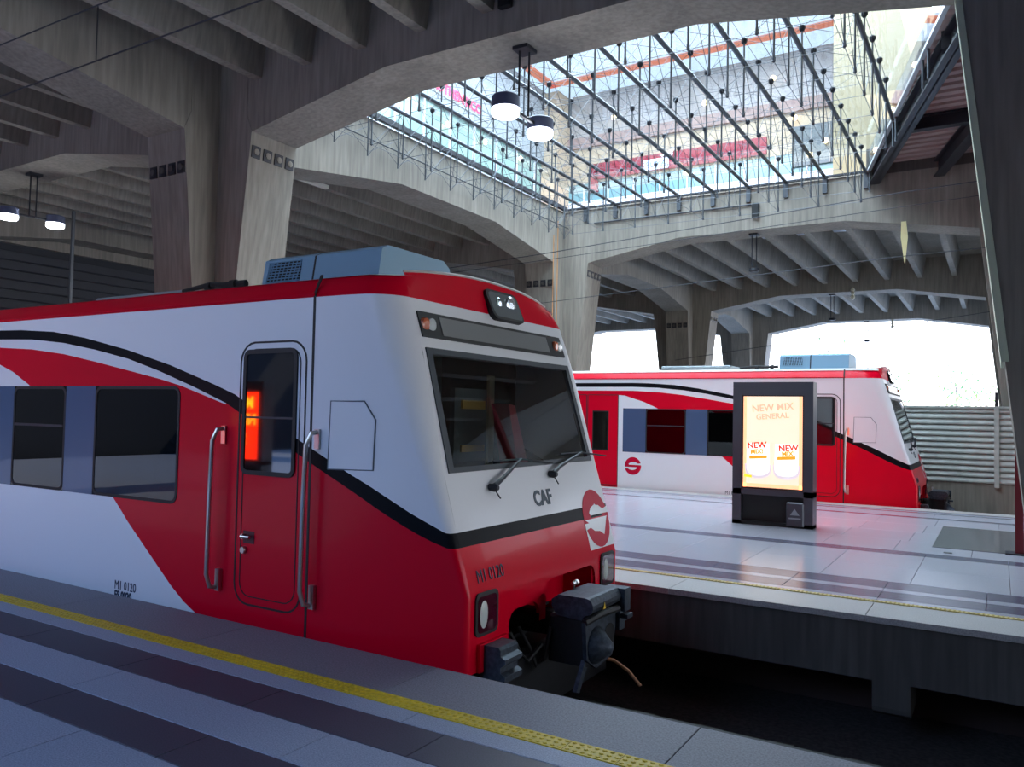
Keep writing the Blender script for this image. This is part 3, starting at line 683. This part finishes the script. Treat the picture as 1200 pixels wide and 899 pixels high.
    for s in (-1, 1):
        p = FP(s*1.06, 2.37, .018); MB().lathe([(.055, -.02), (.055, .005), (.03, .012)], mat('lamp_lens', (190, 196, 194), .1), 16, 'X', (p.x, p.y+.03, p.z)).build('marker_lamp', sg)
        MB().lathe([(.055, -.02), (.05, .006), (.03, .012)], mat('lamp_orange', (190, 96, 62), .15), 16, 'X', (p.x, p.y-.045, p.z)).build('marker_lamp', sg)
    # top head lamp in a rounded dark housing
    def rr(y0, y1, z0, z1, r_, sk_=0):
        return [(a+sk_*(c-z0), c) for a, c in rrect(y0, y1, z0, z1, r_)]
    hl = fpoly('head_lamp', rr(-.07, .46, 2.53, 2.80, .06, -.25), -.1, .05, DARK)
    fpoly('lamp_glass', rr(-.045, .435, 2.55, 2.78, .05, -.25), .02, .053, mat('lamp_glass', (112, 122, 124), .06, spec=1, coat=1), hl)
    for y in (.0, .2):
        rr0 = .095 if y > .1 else .06; p = FP(y+.06, 2.67, .054); MB().lathe([(rr0, -.01), (rr0*.85, .002), (rr0*.4, .006)], mat('reflector', (200, 208, 214), .15, metal=.9), 16, 'X', tuple(p)).build('reflector', hl)
    # wipers
    for y0, z0, y1, z1 in ((-.7, 1.12, -.2, 1.31), (.3, 1.17, .95, 1.33)):
        m_ = MB().tube([FP(y0, z0, .05), FP(y0+.12, z0+.045, .06), FP(y1, z1, .05)], [.022, .018, .009], IBEAM, 8)
        m_.tube([FP(y1-.42, z1+.0, .035), FP(y1, z1, .04), FP(y1+.55, z1-.05, .035)], .008, IBEAM, 6).lathe([(.03, 0), (.035, .05), (.02, .08)], IBEAM, 10, 'X', tuple(FP(y0, z0, .0)))
        m_.tube([FP(y0+.03, z0-.02, .02), FP(y0+.07, z0-.1, .03)], .006, IBEAM, 5)
        m_.build('wiper', root, True)
    # lower head lamps
    for s in (-1, 1):
        h_ = fpoly('head_lamp', rr(s*1.05-.15, s*1.05+.15, .09, .4, .05), -.03, .014, DARK)
        fpoly('lamp_glass', rr(s*1.05-.125, s*1.05+.125, .115, .375, .04), .0, .017, mat('red_lens', (74, 12, 34), .1, coat=1), h_)
        p = FP(s*1.05-.05, .245, .018); MB().add([(p.x, p.y+.052*math.cos(a), p.z+.1*math.sin(a)) for a in [k*math.pi/10 for k in range(20)]]+[(p.x+.008, p.y+.03*math.cos(a), p.z+.06*math.sin(a)) for a in [k*math.pi/10 for k in range(20)]], [tuple(range(20, 40))]+[(i, (i+1) % 20, 20+(i+1) % 20, 20+i) for i in range(20)], mat('lamp_white', (196, 204, 200), .15)).build('lamp_lens', h_)
    # --- coupler pocket and its arches
    pk = MB().box((.55, -.85, -.75), (.6, .85, .42), BLACKIRON).box((.55, -.8, .33), (1.35, .82, .37), mat('pocket_red', (150, 0, 34), .4)).box((.6, -.82, -.3), (1.34, -.76, .33), BLACKIRON).box((.6, .76, -.3), (1.34, .84, .33), RED)
    pk.box((1.0, -.1, .0), (1.05, .76, .33), RED).build('coupler_pocket', root)
    for y0, y1, zt_ in ((-.72, -.246, .19), (-.14, .79, .33)):   # rounded upper corners of both openings
        for yc, sg_ in ((y0, 1), (y1, -1)):
            r_ = .11; pts = [(yc, zt_)]+[(yc+sg_*(r_-r_*math.cos(a)), zt_-r_+r_*math.sin(a)) for a in [k*math.pi/12 for k in range(7)]]
            MB().add([(1.358, y, z) for y, z in pts]+[(1.33, y, z) for y, z in pts], [tuple(range(8)), tuple(range(15, 7, -1))]+[(i, (i+1) % 8, 8+(i+1) % 8, 8+i) for i in range(8)], RED).build('arch_corner', root)
    MB().bbox((.3, -1.25, -.75), (1.3, 1.25, -.2), BLACKIRON, .04).build('front_frame', root)
    for s in (-1, 1):
        b = MB().box((1.2, s*.97-.19, -.16), (1.39, s*.97+.19, .04), RED)
        b.build('buffer_mount', root)
        b = MB().prism([(1.36, -.24), (1.53, -.24), (1.57, -.21), (1.57, -.17), (1.53, -.15), (1.53, -.11), (1.57, -.08), (1.57, -.05), (1.53, -.03), (1.53, .01), (1.51, .03), (1.36, .03)], 'Y', s*.99-.12, s*.99+.12, IRON)
        b.build('anticlimber', root)
    # coupler: shank, head, contact cover, face plate with cone and cup
    cp = MB().tube([(.7, 0, -.05), (1.6, 0, -.02)], .13, BLACKIRON, 12).bbox((1.5, -.25, -.32), (1.92, .3, .12), BLACKIRON, .03)
    cp.build('coupler', root)
    cp = [o for o in bpy.data.objects if o.parent == root and o.name.startswith('coupler') and 'pocket' not in o.name][-1]
    n = 8; cov = [(1.55, .26), (1.62, .31)]+[(1.9+.08*math.cos(a), .23+.08*math.sin(a)) for a in [math.pi/2-k*math.pi/7 for k in range(8)]]+[(1.86, .1), (1.6, .12), (1.55, .2)]
    MB().prism(cov, 'Y', -.27, .36, IRON).build('contact_cover', cp, False)
    MB().prism([(-.34, .1), (.34, .1), (.32, -.1), (.26, -.32), (-.1, -.36), (-.3, -.24)], 'X', 1.9, 1.94, IRON).build('face_plate', cp)
    MB().lathe([(.17, 1.94), (.165, 1.97), (.1, 2.04), (.05, 2.1), (.01, 2.12)], IRON, 20, 'X', (0, -.12, -.14)).build('coupler_cone', cp, True)
    MB().lathe([(.12, 1.935), (.12, 1.945), (.1, 1.946)], mat('cup_black', (6, 6, 8), .8), 20, 'X', (0, .18, -.12)).build('coupler_cup', cp)
    MB().tube([(1.92, -.32, .1), (1.97, -.1, .14), (1.97, .3, .12)], .035, BLACKIRON, 8).build('release_bar', cp, True)
    MB().box((1.86, .33, -.1), (1.98, .46, .12), IRON).box((1.8, .36, .08), (2.02, .5, .3), IRON).box((1.84, .34, .02), (2.06, .47, .06), IRON).build('side_bracket', cp)
    MB().prism([(-.42, -.5), (-.36, -.52), (-.2, -.32), (.1, -.34), (.1, -.28), (-.24, -.24)], 'X', 1.86, 1.9, IRON).build('guide_horn', cp)
    MB().tube([(1.75, .1, -.32), (1.85, .16, -.33), (1.98, .22, -.36), (2.12, .24, -.44), (2.24, .25, -.56)], .017, BRONZE, 8).build('air_hose', cp, True)
    MB().tube([(1.3, -.45, .0), (1.42, -.42, -.2), (1.46, -.38, -.35), (1.5, -.3, -.3), (1.55, -.28, 0)], .02, BLACKIRON, 8).tube([(1.3, -.6, -.02), (1.38, -.55, -.2), (1.44, -.5, -.28), (1.5, -.35, -.15)], .02, BLACKIRON, 8).build('jumper_cable', cp, True)
    MB().lathe([(.018, 0), (.018, .06), (.026, .06), (.026, .1)], CHROME, 8, 'Y', (1.62, .02, .36)).tube([(1.62, .05, .2), (1.62, .05, .38)], .012, CHROME, 6).build('air_cock', cp)
    MB().add([(1.985, -.06, .18), (1.985, .0, .18), (1.985, -.03, .245)], [(0, 1, 2)], mat('warning_yellow', (226, 186, 40), .5)).build('warning_triangle', cp)
    cp.scale = (.86, .86, .86); cp.location = (.14, -.02, -.01)
    # --- roof equipment
    BLU = STEELBLUE
    b = MB()
    pr = [(-.75, 2.82), (-.70, 3.12), (-.62, 3.16), (.2, 3.16), (.3, 3.1), (.34, 2.84)]
    b.prism(pr, 'X', -.8, -.02, BLU)
    b.prism(pr, 'X', -1.48, -.82, BLU)
    ac = b.build('roof_unit', root)
    MB().prism(pr, 'X', -.825, -.80, DARK).build('panel_gap', ac)
    def sidept(x, t, o): # on the inclined near face of the unit
        return (x, -.75+.05*t-o, 2.82+.30*t)
    gb = MB(); gb.add([sidept(-1.42, .28, .003), sidept(-.98, .28, .003), sidept(-.98, .92, .003), sidept(-1.36, .92, .003)], [(0, 1, 2, 3)], DARK); g2 = gb.build('grille', ac)
    b = MB()
    for k in range(9): b.tube([sidept(-1.42+.05*k, .28, .008), sidept(-1.40+.052*k, .92, .008)], .006, BLU, 4)
    for k in range(8): b.tube([sidept(-1.42, .28+.09*k, .008), sidept(-.98, .28+.09*k, .008)], .006, BLU, 4)
    b.build('grille_bars', g2)
    MB().tube([(-2.3, -1.0, 2.84), (-1.9, -1.0, 2.88), (-1.7, -1.0, 2.86), (-1.45, -.95, 2.87)], [.02, .025, .03, .035], DARK, 8).tube([(-1.95, -1, 2.86), (-1.88, -1, 2.86)], .04, DARK, 8).tube([(-1.62, -.98, 2.865), (-1.55, -.98, 2.865)], .045, DARK, 8).build('roof_cable', root, True)
    MB().bbox((-4.3, -.7, 2.86), (-2.6, .5, 2.93), mat('roof_box_grey', (150, 160, 166), .5), .02).build('roof_box', root)
    # --- interior: dark saloon, cab bulkhead, seat and desk
    IN = mat('interior_dark', (52, 54, 56), .8); INR = mat('interior_red', (92, 14, 34), .6)
    b = MB().box((-13.9, 1.38, 0), (.1, 1.40, 2.48), IN).box((-13.9, -1.38, -.1), (.9, 1.3, 0), IN).box((-13.9, -1.4, 2.5), (.35, 1.35, 2.53), IN).box((-13.9, -1.4, 0), (-13.8, 1.4, 2.5), IN)
    b.build('saloon_lining', root)
    MB().box((-.92, -1.4, 0), (-.88, 1.4, 2.5), mat('bulkhead', (150, 162, 150), .7)).box((-.87, -.1, .0), (-.84, .12, 2.3), mat('bulkhead_post', (176, 168, 130), .6)).build('cab_bulkhead', root)
    CARD = mat('card_yellow', (196, 156, 72), .6)
    MB().box((-.16, .55, 1.2), (-.10, 1.2, 1.95), mat('cabinet_grey', (70, 80, 80), .6)).box((-.105, .66, 1.74), (-.08, 1.08, 1.83), CARD).box((-.105, .66, 1.3), (-.08, 1.08, 1.37), CARD).box((-.105, 1.14, 1.0), (-.07, 1.24, 2.1), mat('bulkhead_post', (176, 168, 130), .6)).build('switch_cabinet', root)
    MB().box((.35, -1.15, .55), (1.0, 1.15, 1.08), mat('desk_dark', (34, 36, 40), .6)).build('driver_desk', root)
    ds = MB().prism([(.74, 1.80), (.86, 1.78), (1.14, 1.2), (1.1, .9), (.9, .9), (.92, 1.2)], 'X', .22, .42, mat('seat_red', (150, 22, 48), .6)).bbox((.1, .75, .7), (.6, 1.2, .9), INR, .03).build('driver_seat', root)
    for x in (-2.3, -3.9):
        for dx in (-.3, .3): MB().prism([(x+dx-.05, .2), (x+dx+.05, .2), (x+dx+.1*(1 if dx > 0 else -1)+.05, 1.2), (x+dx+.1*(1 if dx > 0 else -1)-.05, 1.2)], 'Y', .3, 1.3, INR).build('seat', root)
        MB().tube([(x+.5, -.5, 0), (x+.5, -.5, 2.5)], .018, mat('pole_yellow', (150, 140, 60), .4), 8).build('grab_pole', root)
    return root
tr = make_train(); tr.location = (-4.56, 6.0, 0)
tr['label'] = 'nearer red and white train stopped at the near platform, windscreen and coupler facing the camera'
t2 = copy_tree(tr)
for o in ALLKIDS(tr):      # the nearer train carries no side emblem in view
    if o.name.startswith('emblem') and o.data.vertices[0].co.x < -3: bpy.data.objects.remove(o)
t2.location = (-2.745, 19.25, 0)
t2['label'] = 'farther red and white train standing beyond the shiny platform, seen from its side'

# ================================================================ advertising kiosks
ADW = mat('ad_cream', (255, 226, 198), .6, emit=.62); ADO = mat('ad_orange', (240, 140, 30), .4, emit=.9); ADR = mat('ad_red', (226, 40, 14), .4, emit=1.0)
ADY = mat('ad_yellow', (250, 190, 40), .4, emit=1.0); ADR2 = mat('ad_red_bright', (255, 40, 8), .4, emit=6); ADY2 = mat('ad_yellow_bright', (255, 170, 30), .4, emit=6); ADG = mat('ad_grey', (206, 196, 206), .4, emit=.7); ADP = mat('ad_peach', (250, 196, 146), .4, emit=.75); ADW2 = mat('ad_white', (255, 250, 244), .4, emit=.8)
def kiosk(loc, label, rz=0):
    k = empty('advertising_kiosk', loc, label=label, cat='kiosk', group='advertising kiosks'); k.rotation_euler.z = rz
    w, d_ = 1.25, .3
    b = MB().box((-w/2, 0, 2.08), (w/2, d_, 2.29), FRAME).box((-w/2, 0, .48), (w/2, d_, .57), FRAME)
    b.box((-w/2, 0, 0), (-w/2+.14, d_, 2.08), FRAME).box((w/2-.14, 0, 0), (w/2, d_, 2.08), FRAME)
    b.box((-w/2+.1, .06, .57), (w/2-.1, d_-.06, 2.08), DARK).box((-w/2, 0, 0), (w/2, d_, .06), DARK)
    b.build('housing', k)
    MB().box((-w/2+.1, .07, .06), (w/2-.1, d_-.07, .48), DARK).build('lower_recess', k)
    lb = MB().bbox((w/2-.4, -.02, .03), (w/2-.13, .06, .40), FRAME, .02).build('lower_box', k)
    MB().prism([(-.07, .2), (.07, .2), (0, .3)], 'Y', -.03, -.022, mat('kiosk_mark', (150, 156, 164), .4)).prism([(-.09, .14), (.09, .14), (.09, .16), (-.09, .16)], 'Y', -.03, -.022, mat('kiosk_mark', (150, 156, 164), .4)).build('box_emblem', lb).location = (w/2-.265, 0, 0)
    # front poster: pale cream backlit sheet
    x0, x1, z0, z1 = -.46, .46, .60, 2.06
    f = MB()
    f.box((x0-.03, .03, z0-.03), (x1+.03, .06, z1+.03), mat('screen_bezel', (52, 34, 30), .3)); f.build('bezel', k)
    ps = MB().box((x0, .024, z0), (x1, .032, z1), ADW)
    ps.box((x0, .022, z0), (x0+.05, .026, z1), ADP).box((x1-.05, .022, z0), (x1, .026, z1), ADP).box((x0, .022, z0), (x1, .026, z0+.06), ADP)
    # two pale bowls
    for cx in (-.22, .22):
        ps.prism([(cx+.2*math.cos(a), .86+.12*math.sin(a)) for a in [math.pi+q*math.pi/10 for q in range(11)]]+[(cx+.21, .97), (cx-.21, .97)], 'Y', .0205, .025, ADG)
        ps.prism([(cx+.18*math.cos(a), .90+.11*math.sin(a)) for a in [math.pi+q*math.pi/10 for q in range(11)]]+[(cx+.17, 1.3), (cx-.17, 1.3)], 'Y', .019, .0235, ADW2)
        ps.prism([(cx-.14, 1.05), (cx+.14, 1.07), (cx+.14, 1.12), (cx-.14, 1.10)], 'Y', .016, .022, ADO)
    ps.prism([(-.44, .76), (-.32, .75), (-.32, .79), (-.44, .80)], 'Y', .018, .024, ADY)
    pst = ps.build('poster', k)
    FT = mat('ad_faint', (236, 196, 172), .6, emit=.42)
    for txt, s_, x, z, m in (('NEW MIX', .15, 0, 1.88, FT), ('GENERAL', .12, .0, 1.74, FT), ('NEW', .13, -.24, 1.27, ADR), ('MIX!', .1, -.24, 1.17, ADO), ('NEW', .13, .25, 1.24, ADR), ('MIX!', .1, .25, 1.15, ADO)):
        text_on('poster_lettering', txt, s_, m, (x, .015, z), (1, 0, .08), (-.08, 0, 1), pst, bold=.004)
    # rear poster: red backlit sheet with yellow words
    MB().box((x0-.03, d_-.06, z0-.03), (x1+.03, d_-.03, z1+.03), mat('screen_bezel', (52, 34, 30), .3)).build('bezel', k)
    p2_ = MB().box((x0, d_-.032, z0), (x1, d_-.024, z1), ADR2).build('poster', k); p2_['label'] = 'red backlit rear poster with yellow words'
    for txt, s_, z in (('MIX', .36, 1.82), ('NEW', .34, 1.45), ('2', .34, 1.02)):
        text_on('poster_lettering', txt, s_, ADY2, (0, d_-.02, z), (-1, 0, 0), (0, 0, 1), p2_, bold=.008)
    return k
kiosk((-3.085, 13.05, 0), 'dark grey advertising kiosk with a glowing cream poster, standing on the shiny far platform')
kiosk((-14.12, -3.2, 0), 'advertising kiosk whose red rear poster is mirrored in the nearer train door glass')

# ================================================================ twin pendant lamps under the cross beams
LED = mat('lamp_disc', (240, 246, 255), .4, emit=7)
def pendant(x, y, zc, lit, label, yaw=0):
    p = empty('pendant_lamp', (x, y, zc), label=label, cat='lamp', group='twin pendant lamps'); p.rotation_euler.z = yaw
    L = .98
    MB().box((-.12, -.14, -.05), (.12, .14, 0), STEELD).build('ceiling_plate', p)
    for s in (-.05, .05): MB().tube([(s, s, -.05), (s, s, -L)], .016, STEELD, 8).build('drop_rod', p)
    if not lit:
        MB().lathe([(.04, -L+.02), (.13, -L), (.14, -L-.07), (.1, -L-.1)], STEELD, 16).build('lamp_shade', p, True)
        return p
    MB().box((-.02, -.45, -L-.02), (.02, .45, -L+.02), STEELD).build('cross_arm', p)
    for s in (-.48, .48):
        h = MB().lathe([(.06, -L+.12), (.17, -L+.12), (.195, -L+.1), (.20, -L-.05), (.19, -L-.06), (.19, -L-.04)], mat('lamp_housing', (88, 96, 122), .4), 24, 'Z', (0, s, 0)).build('lamp_shade', p, True)
        MB().lathe([(.18, -L-.045), (.192, -L-.06), (.19, -L-.13), (.17, -L-.155), (.12, -L-.165)], LED if lit else mat('lamp_off', (120, 124, 128), .3), 24, 'Z', (0, s, 0)).build('lamp_disc', h, True)
    if lit:
        l = bpy.data.lights.new('lamp_light', 'POINT'); l.energy = 60; l.shadow_soft_size = .15; l.color = (.9, .95, 1)
        lo = bpy.data.objects.new('lamp_light', l); COL.objects.link(lo); lo.parent = p; lo.location = (0, .48, -L-.3)
    return p
pendant(-5.75, 9.6, 6.9, True, 'twin drum pendant lamp, both drums lit, hanging in front of the skylight')
pendant(-18.6, 9.6, 6.9, True, 'twin pendant lamp glowing at the left edge in the dark bay', math.radians(-8))
pendant(-5.87, 22.6, 6.9, False, 'unlit pendant lamp on a dark rod under the beam below the skylight')
pendant(-5.87, 35.0, 6.9, False, 'small unlit pendant lamp under the second beam, above the farther train roof unit')
pendant(-5.87, 45.2, 6.9, False, 'tiny unlit pendant lamp against the white daylight, farthest of the row')
# fluorescent tube on the left
ft = MB().box((-.5, -.06, 0), (.5, .06, .08), mat('fitting_white', (224, 220, 204), .5)).build('fluorescent_fitting', None, loc=(-13.3, 12.9, 6.82)); ft.rotation_euler.z = math.pi/2
tag(ft, 'short pale strip light fitting beside the pale column face', 'lamp')

# ================================================================ overhead wires
def wire(name, pts, r_, label, m=STEELD):
    a = Vector(pts[0]); b = MB().tube([Vector(p)-a for p in pts], r_, m, 6).build(name, None, loc=tuple(a)); return tag(b, label, 'cable', 'overhead wires')
wire('contact_wire', [(-24, 5.4, 5.8), (-12, 5.4, 5.8), (10, 5.4, 5.88)], .010, 'lower dark overhead wire crossing the upper left corner')
wire('messenger_wire', [(-24, 5.4, 6.55), (-12, 5.4, 6.52), (-4, 5.4, 6.44), (10, 5.4, 6.44)], .010, 'upper dark overhead wire crossing the upper left corner')
wire('messenger_wire', [(-24, 19.2, 5.6), (-14, 19.2, 6.0), (-10.7, 19.2, 6.15), (-1.75, 19.2, 6.72), (.4, 19.2, 6.8)], .011, 'thin dark wire rising to the right across the beam below the skylight')
wire('messenger_wire', [(-24, 19.2, 5.5), (-14, 19.2, 5.85), (-10.4, 19.2, 5.98), (-1.75, 19.2, 6.4), (.4, 19.2, 6.5)], .008, 'thin dark wire just under the one that crosses the beam below the skylight')
wire('contact_wire', [(-24, 19.2, 4.75), (-10.7, 19.2, 4.78), (-2, 19.2, 5.3), (8, 19.2, 5.6)], .008, 'thin dark wire crossing the middle column above the nearer train nose')
wire('overhead_wire', [(-12.15, 33.7, 4.2), (.95, 33.6, 5.9)], .012, 'thin wire against the white daylight above the farther train')
wire('drop_wire', [(-9.2, 5.4, 5.82), (-9.2, 5.4, 6.5)], .008, 'short upright dropper between the two overhead wires at upper left')
cd_ = MB().tube([(0, 0, 0), (4.78, 0, 0)], .02, IBEAM, 6).build('conduit', None, loc=(-10.6, 22.06, 7.6)); tag(cd_, 'dark conduit running along the skylight beam to a small black box', 'conduit')
jb = MB().bbox((-.1, -.1, -.2), (.1, 0, .2), DARK, .02).build('junction_box', None, loc=(-5.7, 22.1, 7.43)); tag(jb, 'small black box fixed to the face of the beam under the skylight', 'box')
jb2 = MB().bbox((-.1, -.1, -.2), (.1, 0, .2), DARK, .02).build('junction_box', None, loc=(-5.75, 9.1, 7.45)); tag(jb2, 'small black box on the dark face of the nearest beam, above the lit pendant lamp', 'box')
# small insulators hanging from the far beams
for (x, y, z, lb) in [(-5.0, 34.4, 6.75, 'pale insulator hanging on the shadowed second beam'), (-4.6, 44.6, 6.6, 'yellowish insulator hanging on the farthest beam'), (-3.35, 22.0, 6.5, 'cream pointed cloth strip hanging from the beam below the skylight')]:
    if 'cloth' in lb: o = MB().prism([(-.06, .3), (.05, .3), (.09, -.1), (.03, -.75), (.01, -.75), (-.07, -.1)], 'Y', 0, .03, mat('cloth_cream', (226, 214, 160), .7)).build('hanging_cloth', None, loc=(-2.02, 22.05, 6.42)); tag(o, lb, 'cloth')
    else: o = MB().lathe([(.03, .3), (.09, .2), (.05, .15), (.09, .05), (.05, 0), (.09, -.1), (.03, -.2)], mat('ceramic', (214, 206, 180), .3), 12).build('insulator', None, loc=(x, y, z)); tag(o, lb, 'insulator', 'insulators')
# left grey pole in the dark bay
pl_ = MB().tube([(0, 0, 0), (0, 0, 6.9)], .05, STEEL, 8).build('steel_pole', None, loc=(-21.2, 12.0, 0)); tag(pl_, 'thin grey upright pole in the dark bay beneath the left pendant lamp', 'pole')

# ================================================================ louvred wall beyond the far track
MB_ = None
wv = empty('louvred_wall', (0, 21.6, 0), label='grey wall of horizontal metal slats on a concrete base beyond the farther train', cat='wall')
MB().box((-14, 0, -1.15), (12, .3, .3), CONC).build('concrete_base', wv)
MB().box((-14, .06, .3), (12, .09, 2.05), LOUV).build('backing_sheet', wv)
lz = 13; ph = (2.06-.3)/lz
sm = MB().prism([(0, 0), (-.045, .015), (-.05, .05), (-.01, ph-.012), (.03, ph-.012), (.03, 0)], 'X', .03, 2.17, LOUV).mesh('slat')
for k in range(-6, 5):
    xb = -.04+k*2.2
    MB().box((xb-.05, -.06, .22), (xb+.05, .1, 2.08), LOUV).build('post', wv)
    for j in range(lz): link('slat', sm, wv, (xb, .02, .3+j*ph))
    MB().box((xb-.035, .0, 2.06), (xb+.035, .07, 2.42), IBEAM).build('post_cap', wv)
MB().box((-14, -.05, 2.04), (12, .08, 2.09), LOUV).build('top_rail', wv)
# dark red bent pipe at the right edge
rp = MB().prism([(.07, 0), (.165, 0), (.165, 2.92), (.05, 4.3), (-.06, 4.3), (.07, 2.9)], 'Y', -.06, .06, mat('dark_red_paint', (112, 6, 24), .4)).build('red_post', None, loc=(.11, 12.4, 0)); tag(rp, 'dark red square post at the right edge, bending left at its top', 'post')
MB().box((-.04, -.12, 0), (.2, .12, .02), IBEAM).build('base_plate', rp)
wm = MB().tube([(0, 0, 0), (-.14, 0, 1.6), (-.42, 0, 3.4)], .03, STEEL, 8).tube([(.1, .3, 0), (-.02, .3, 1.6), (-.3, .3, 3.4)], .03, STEEL, 8).build('cable_pipe', None, loc=(.62, 21.2, 2.0)); tag(wm, 'pair of pale slanting pipes at the far right column', 'pipe')

# ================================================================ pale trees outside
LEAF = [mat('leaf_a', (120, 150, 84), .7), mat('leaf_b', (96, 130, 90), .7), mat('leaf_c', (160, 160, 120), .7)]
def tree(x, y, z0, h, w, n, lab):
    t = empty('tree', (x, y, z0), label=lab, cat='tree', group='trees in the glare outside')
    b = MB().tube([(0, 0, 0), (.1, 0, h*.4), (-.1, .1, h*.8)], [.18, .12, .05], mat('bark_pale', (150, 138, 124), .9), 7)
    for k in range(9):
        a = random.uniform(0, 6.28); q = random.uniform(.35, .8)*h
        b.tube([(0, 0, q), (math.cos(a)*w*.35, math.sin(a)*w*.35, q+h*.15), (math.cos(a)*w*.5, math.sin(a)*w*.5, q+h*.3)], [.05, .03, .015], mat('bark_pale', (150, 138, 124), .9), 5)
    b.build('trunk', t)
    c = MB()
    for k in range(n):
        a = random.uniform(0, 6.28); rr_ = w*.5*random.random()**.5; zz = h*(.35+.65*random.random()); s = random.uniform(.08, .2)
        p = Vector((math.cos(a)*rr_, math.sin(a)*rr_, zz)); u = Vector((random.uniform(-1, 1), random.uniform(-1, 1), random.uniform(-1, 1))).normalized(); v = u.orthogonal().normalized()
        c.add([p-u*s, p+v*s*.5, p+u*s, p-v*s*.5], [(0, 1, 2, 3)], random.choice(LEAF))
    tag(c.build('foliage', t), kind='stuff')
tree(-6.6, 62, -1.15, 6.5, 4, 380, 'faint sunlit tree above the louvred wall, right of the farther train')
tree(-2.6, 67, -1.15, 7.0, 4, 380, 'faint sunlit tree above the louvred wall near the slanting pipes')
tree(-.6, 60, -1.15, 5.5, 4, 380, 'greener low tree above the louvred wall beside the right column')
tree(-12, 70, -1.15, 11, 5, 160, 'bare pale tree rising behind the roof unit of the farther train')
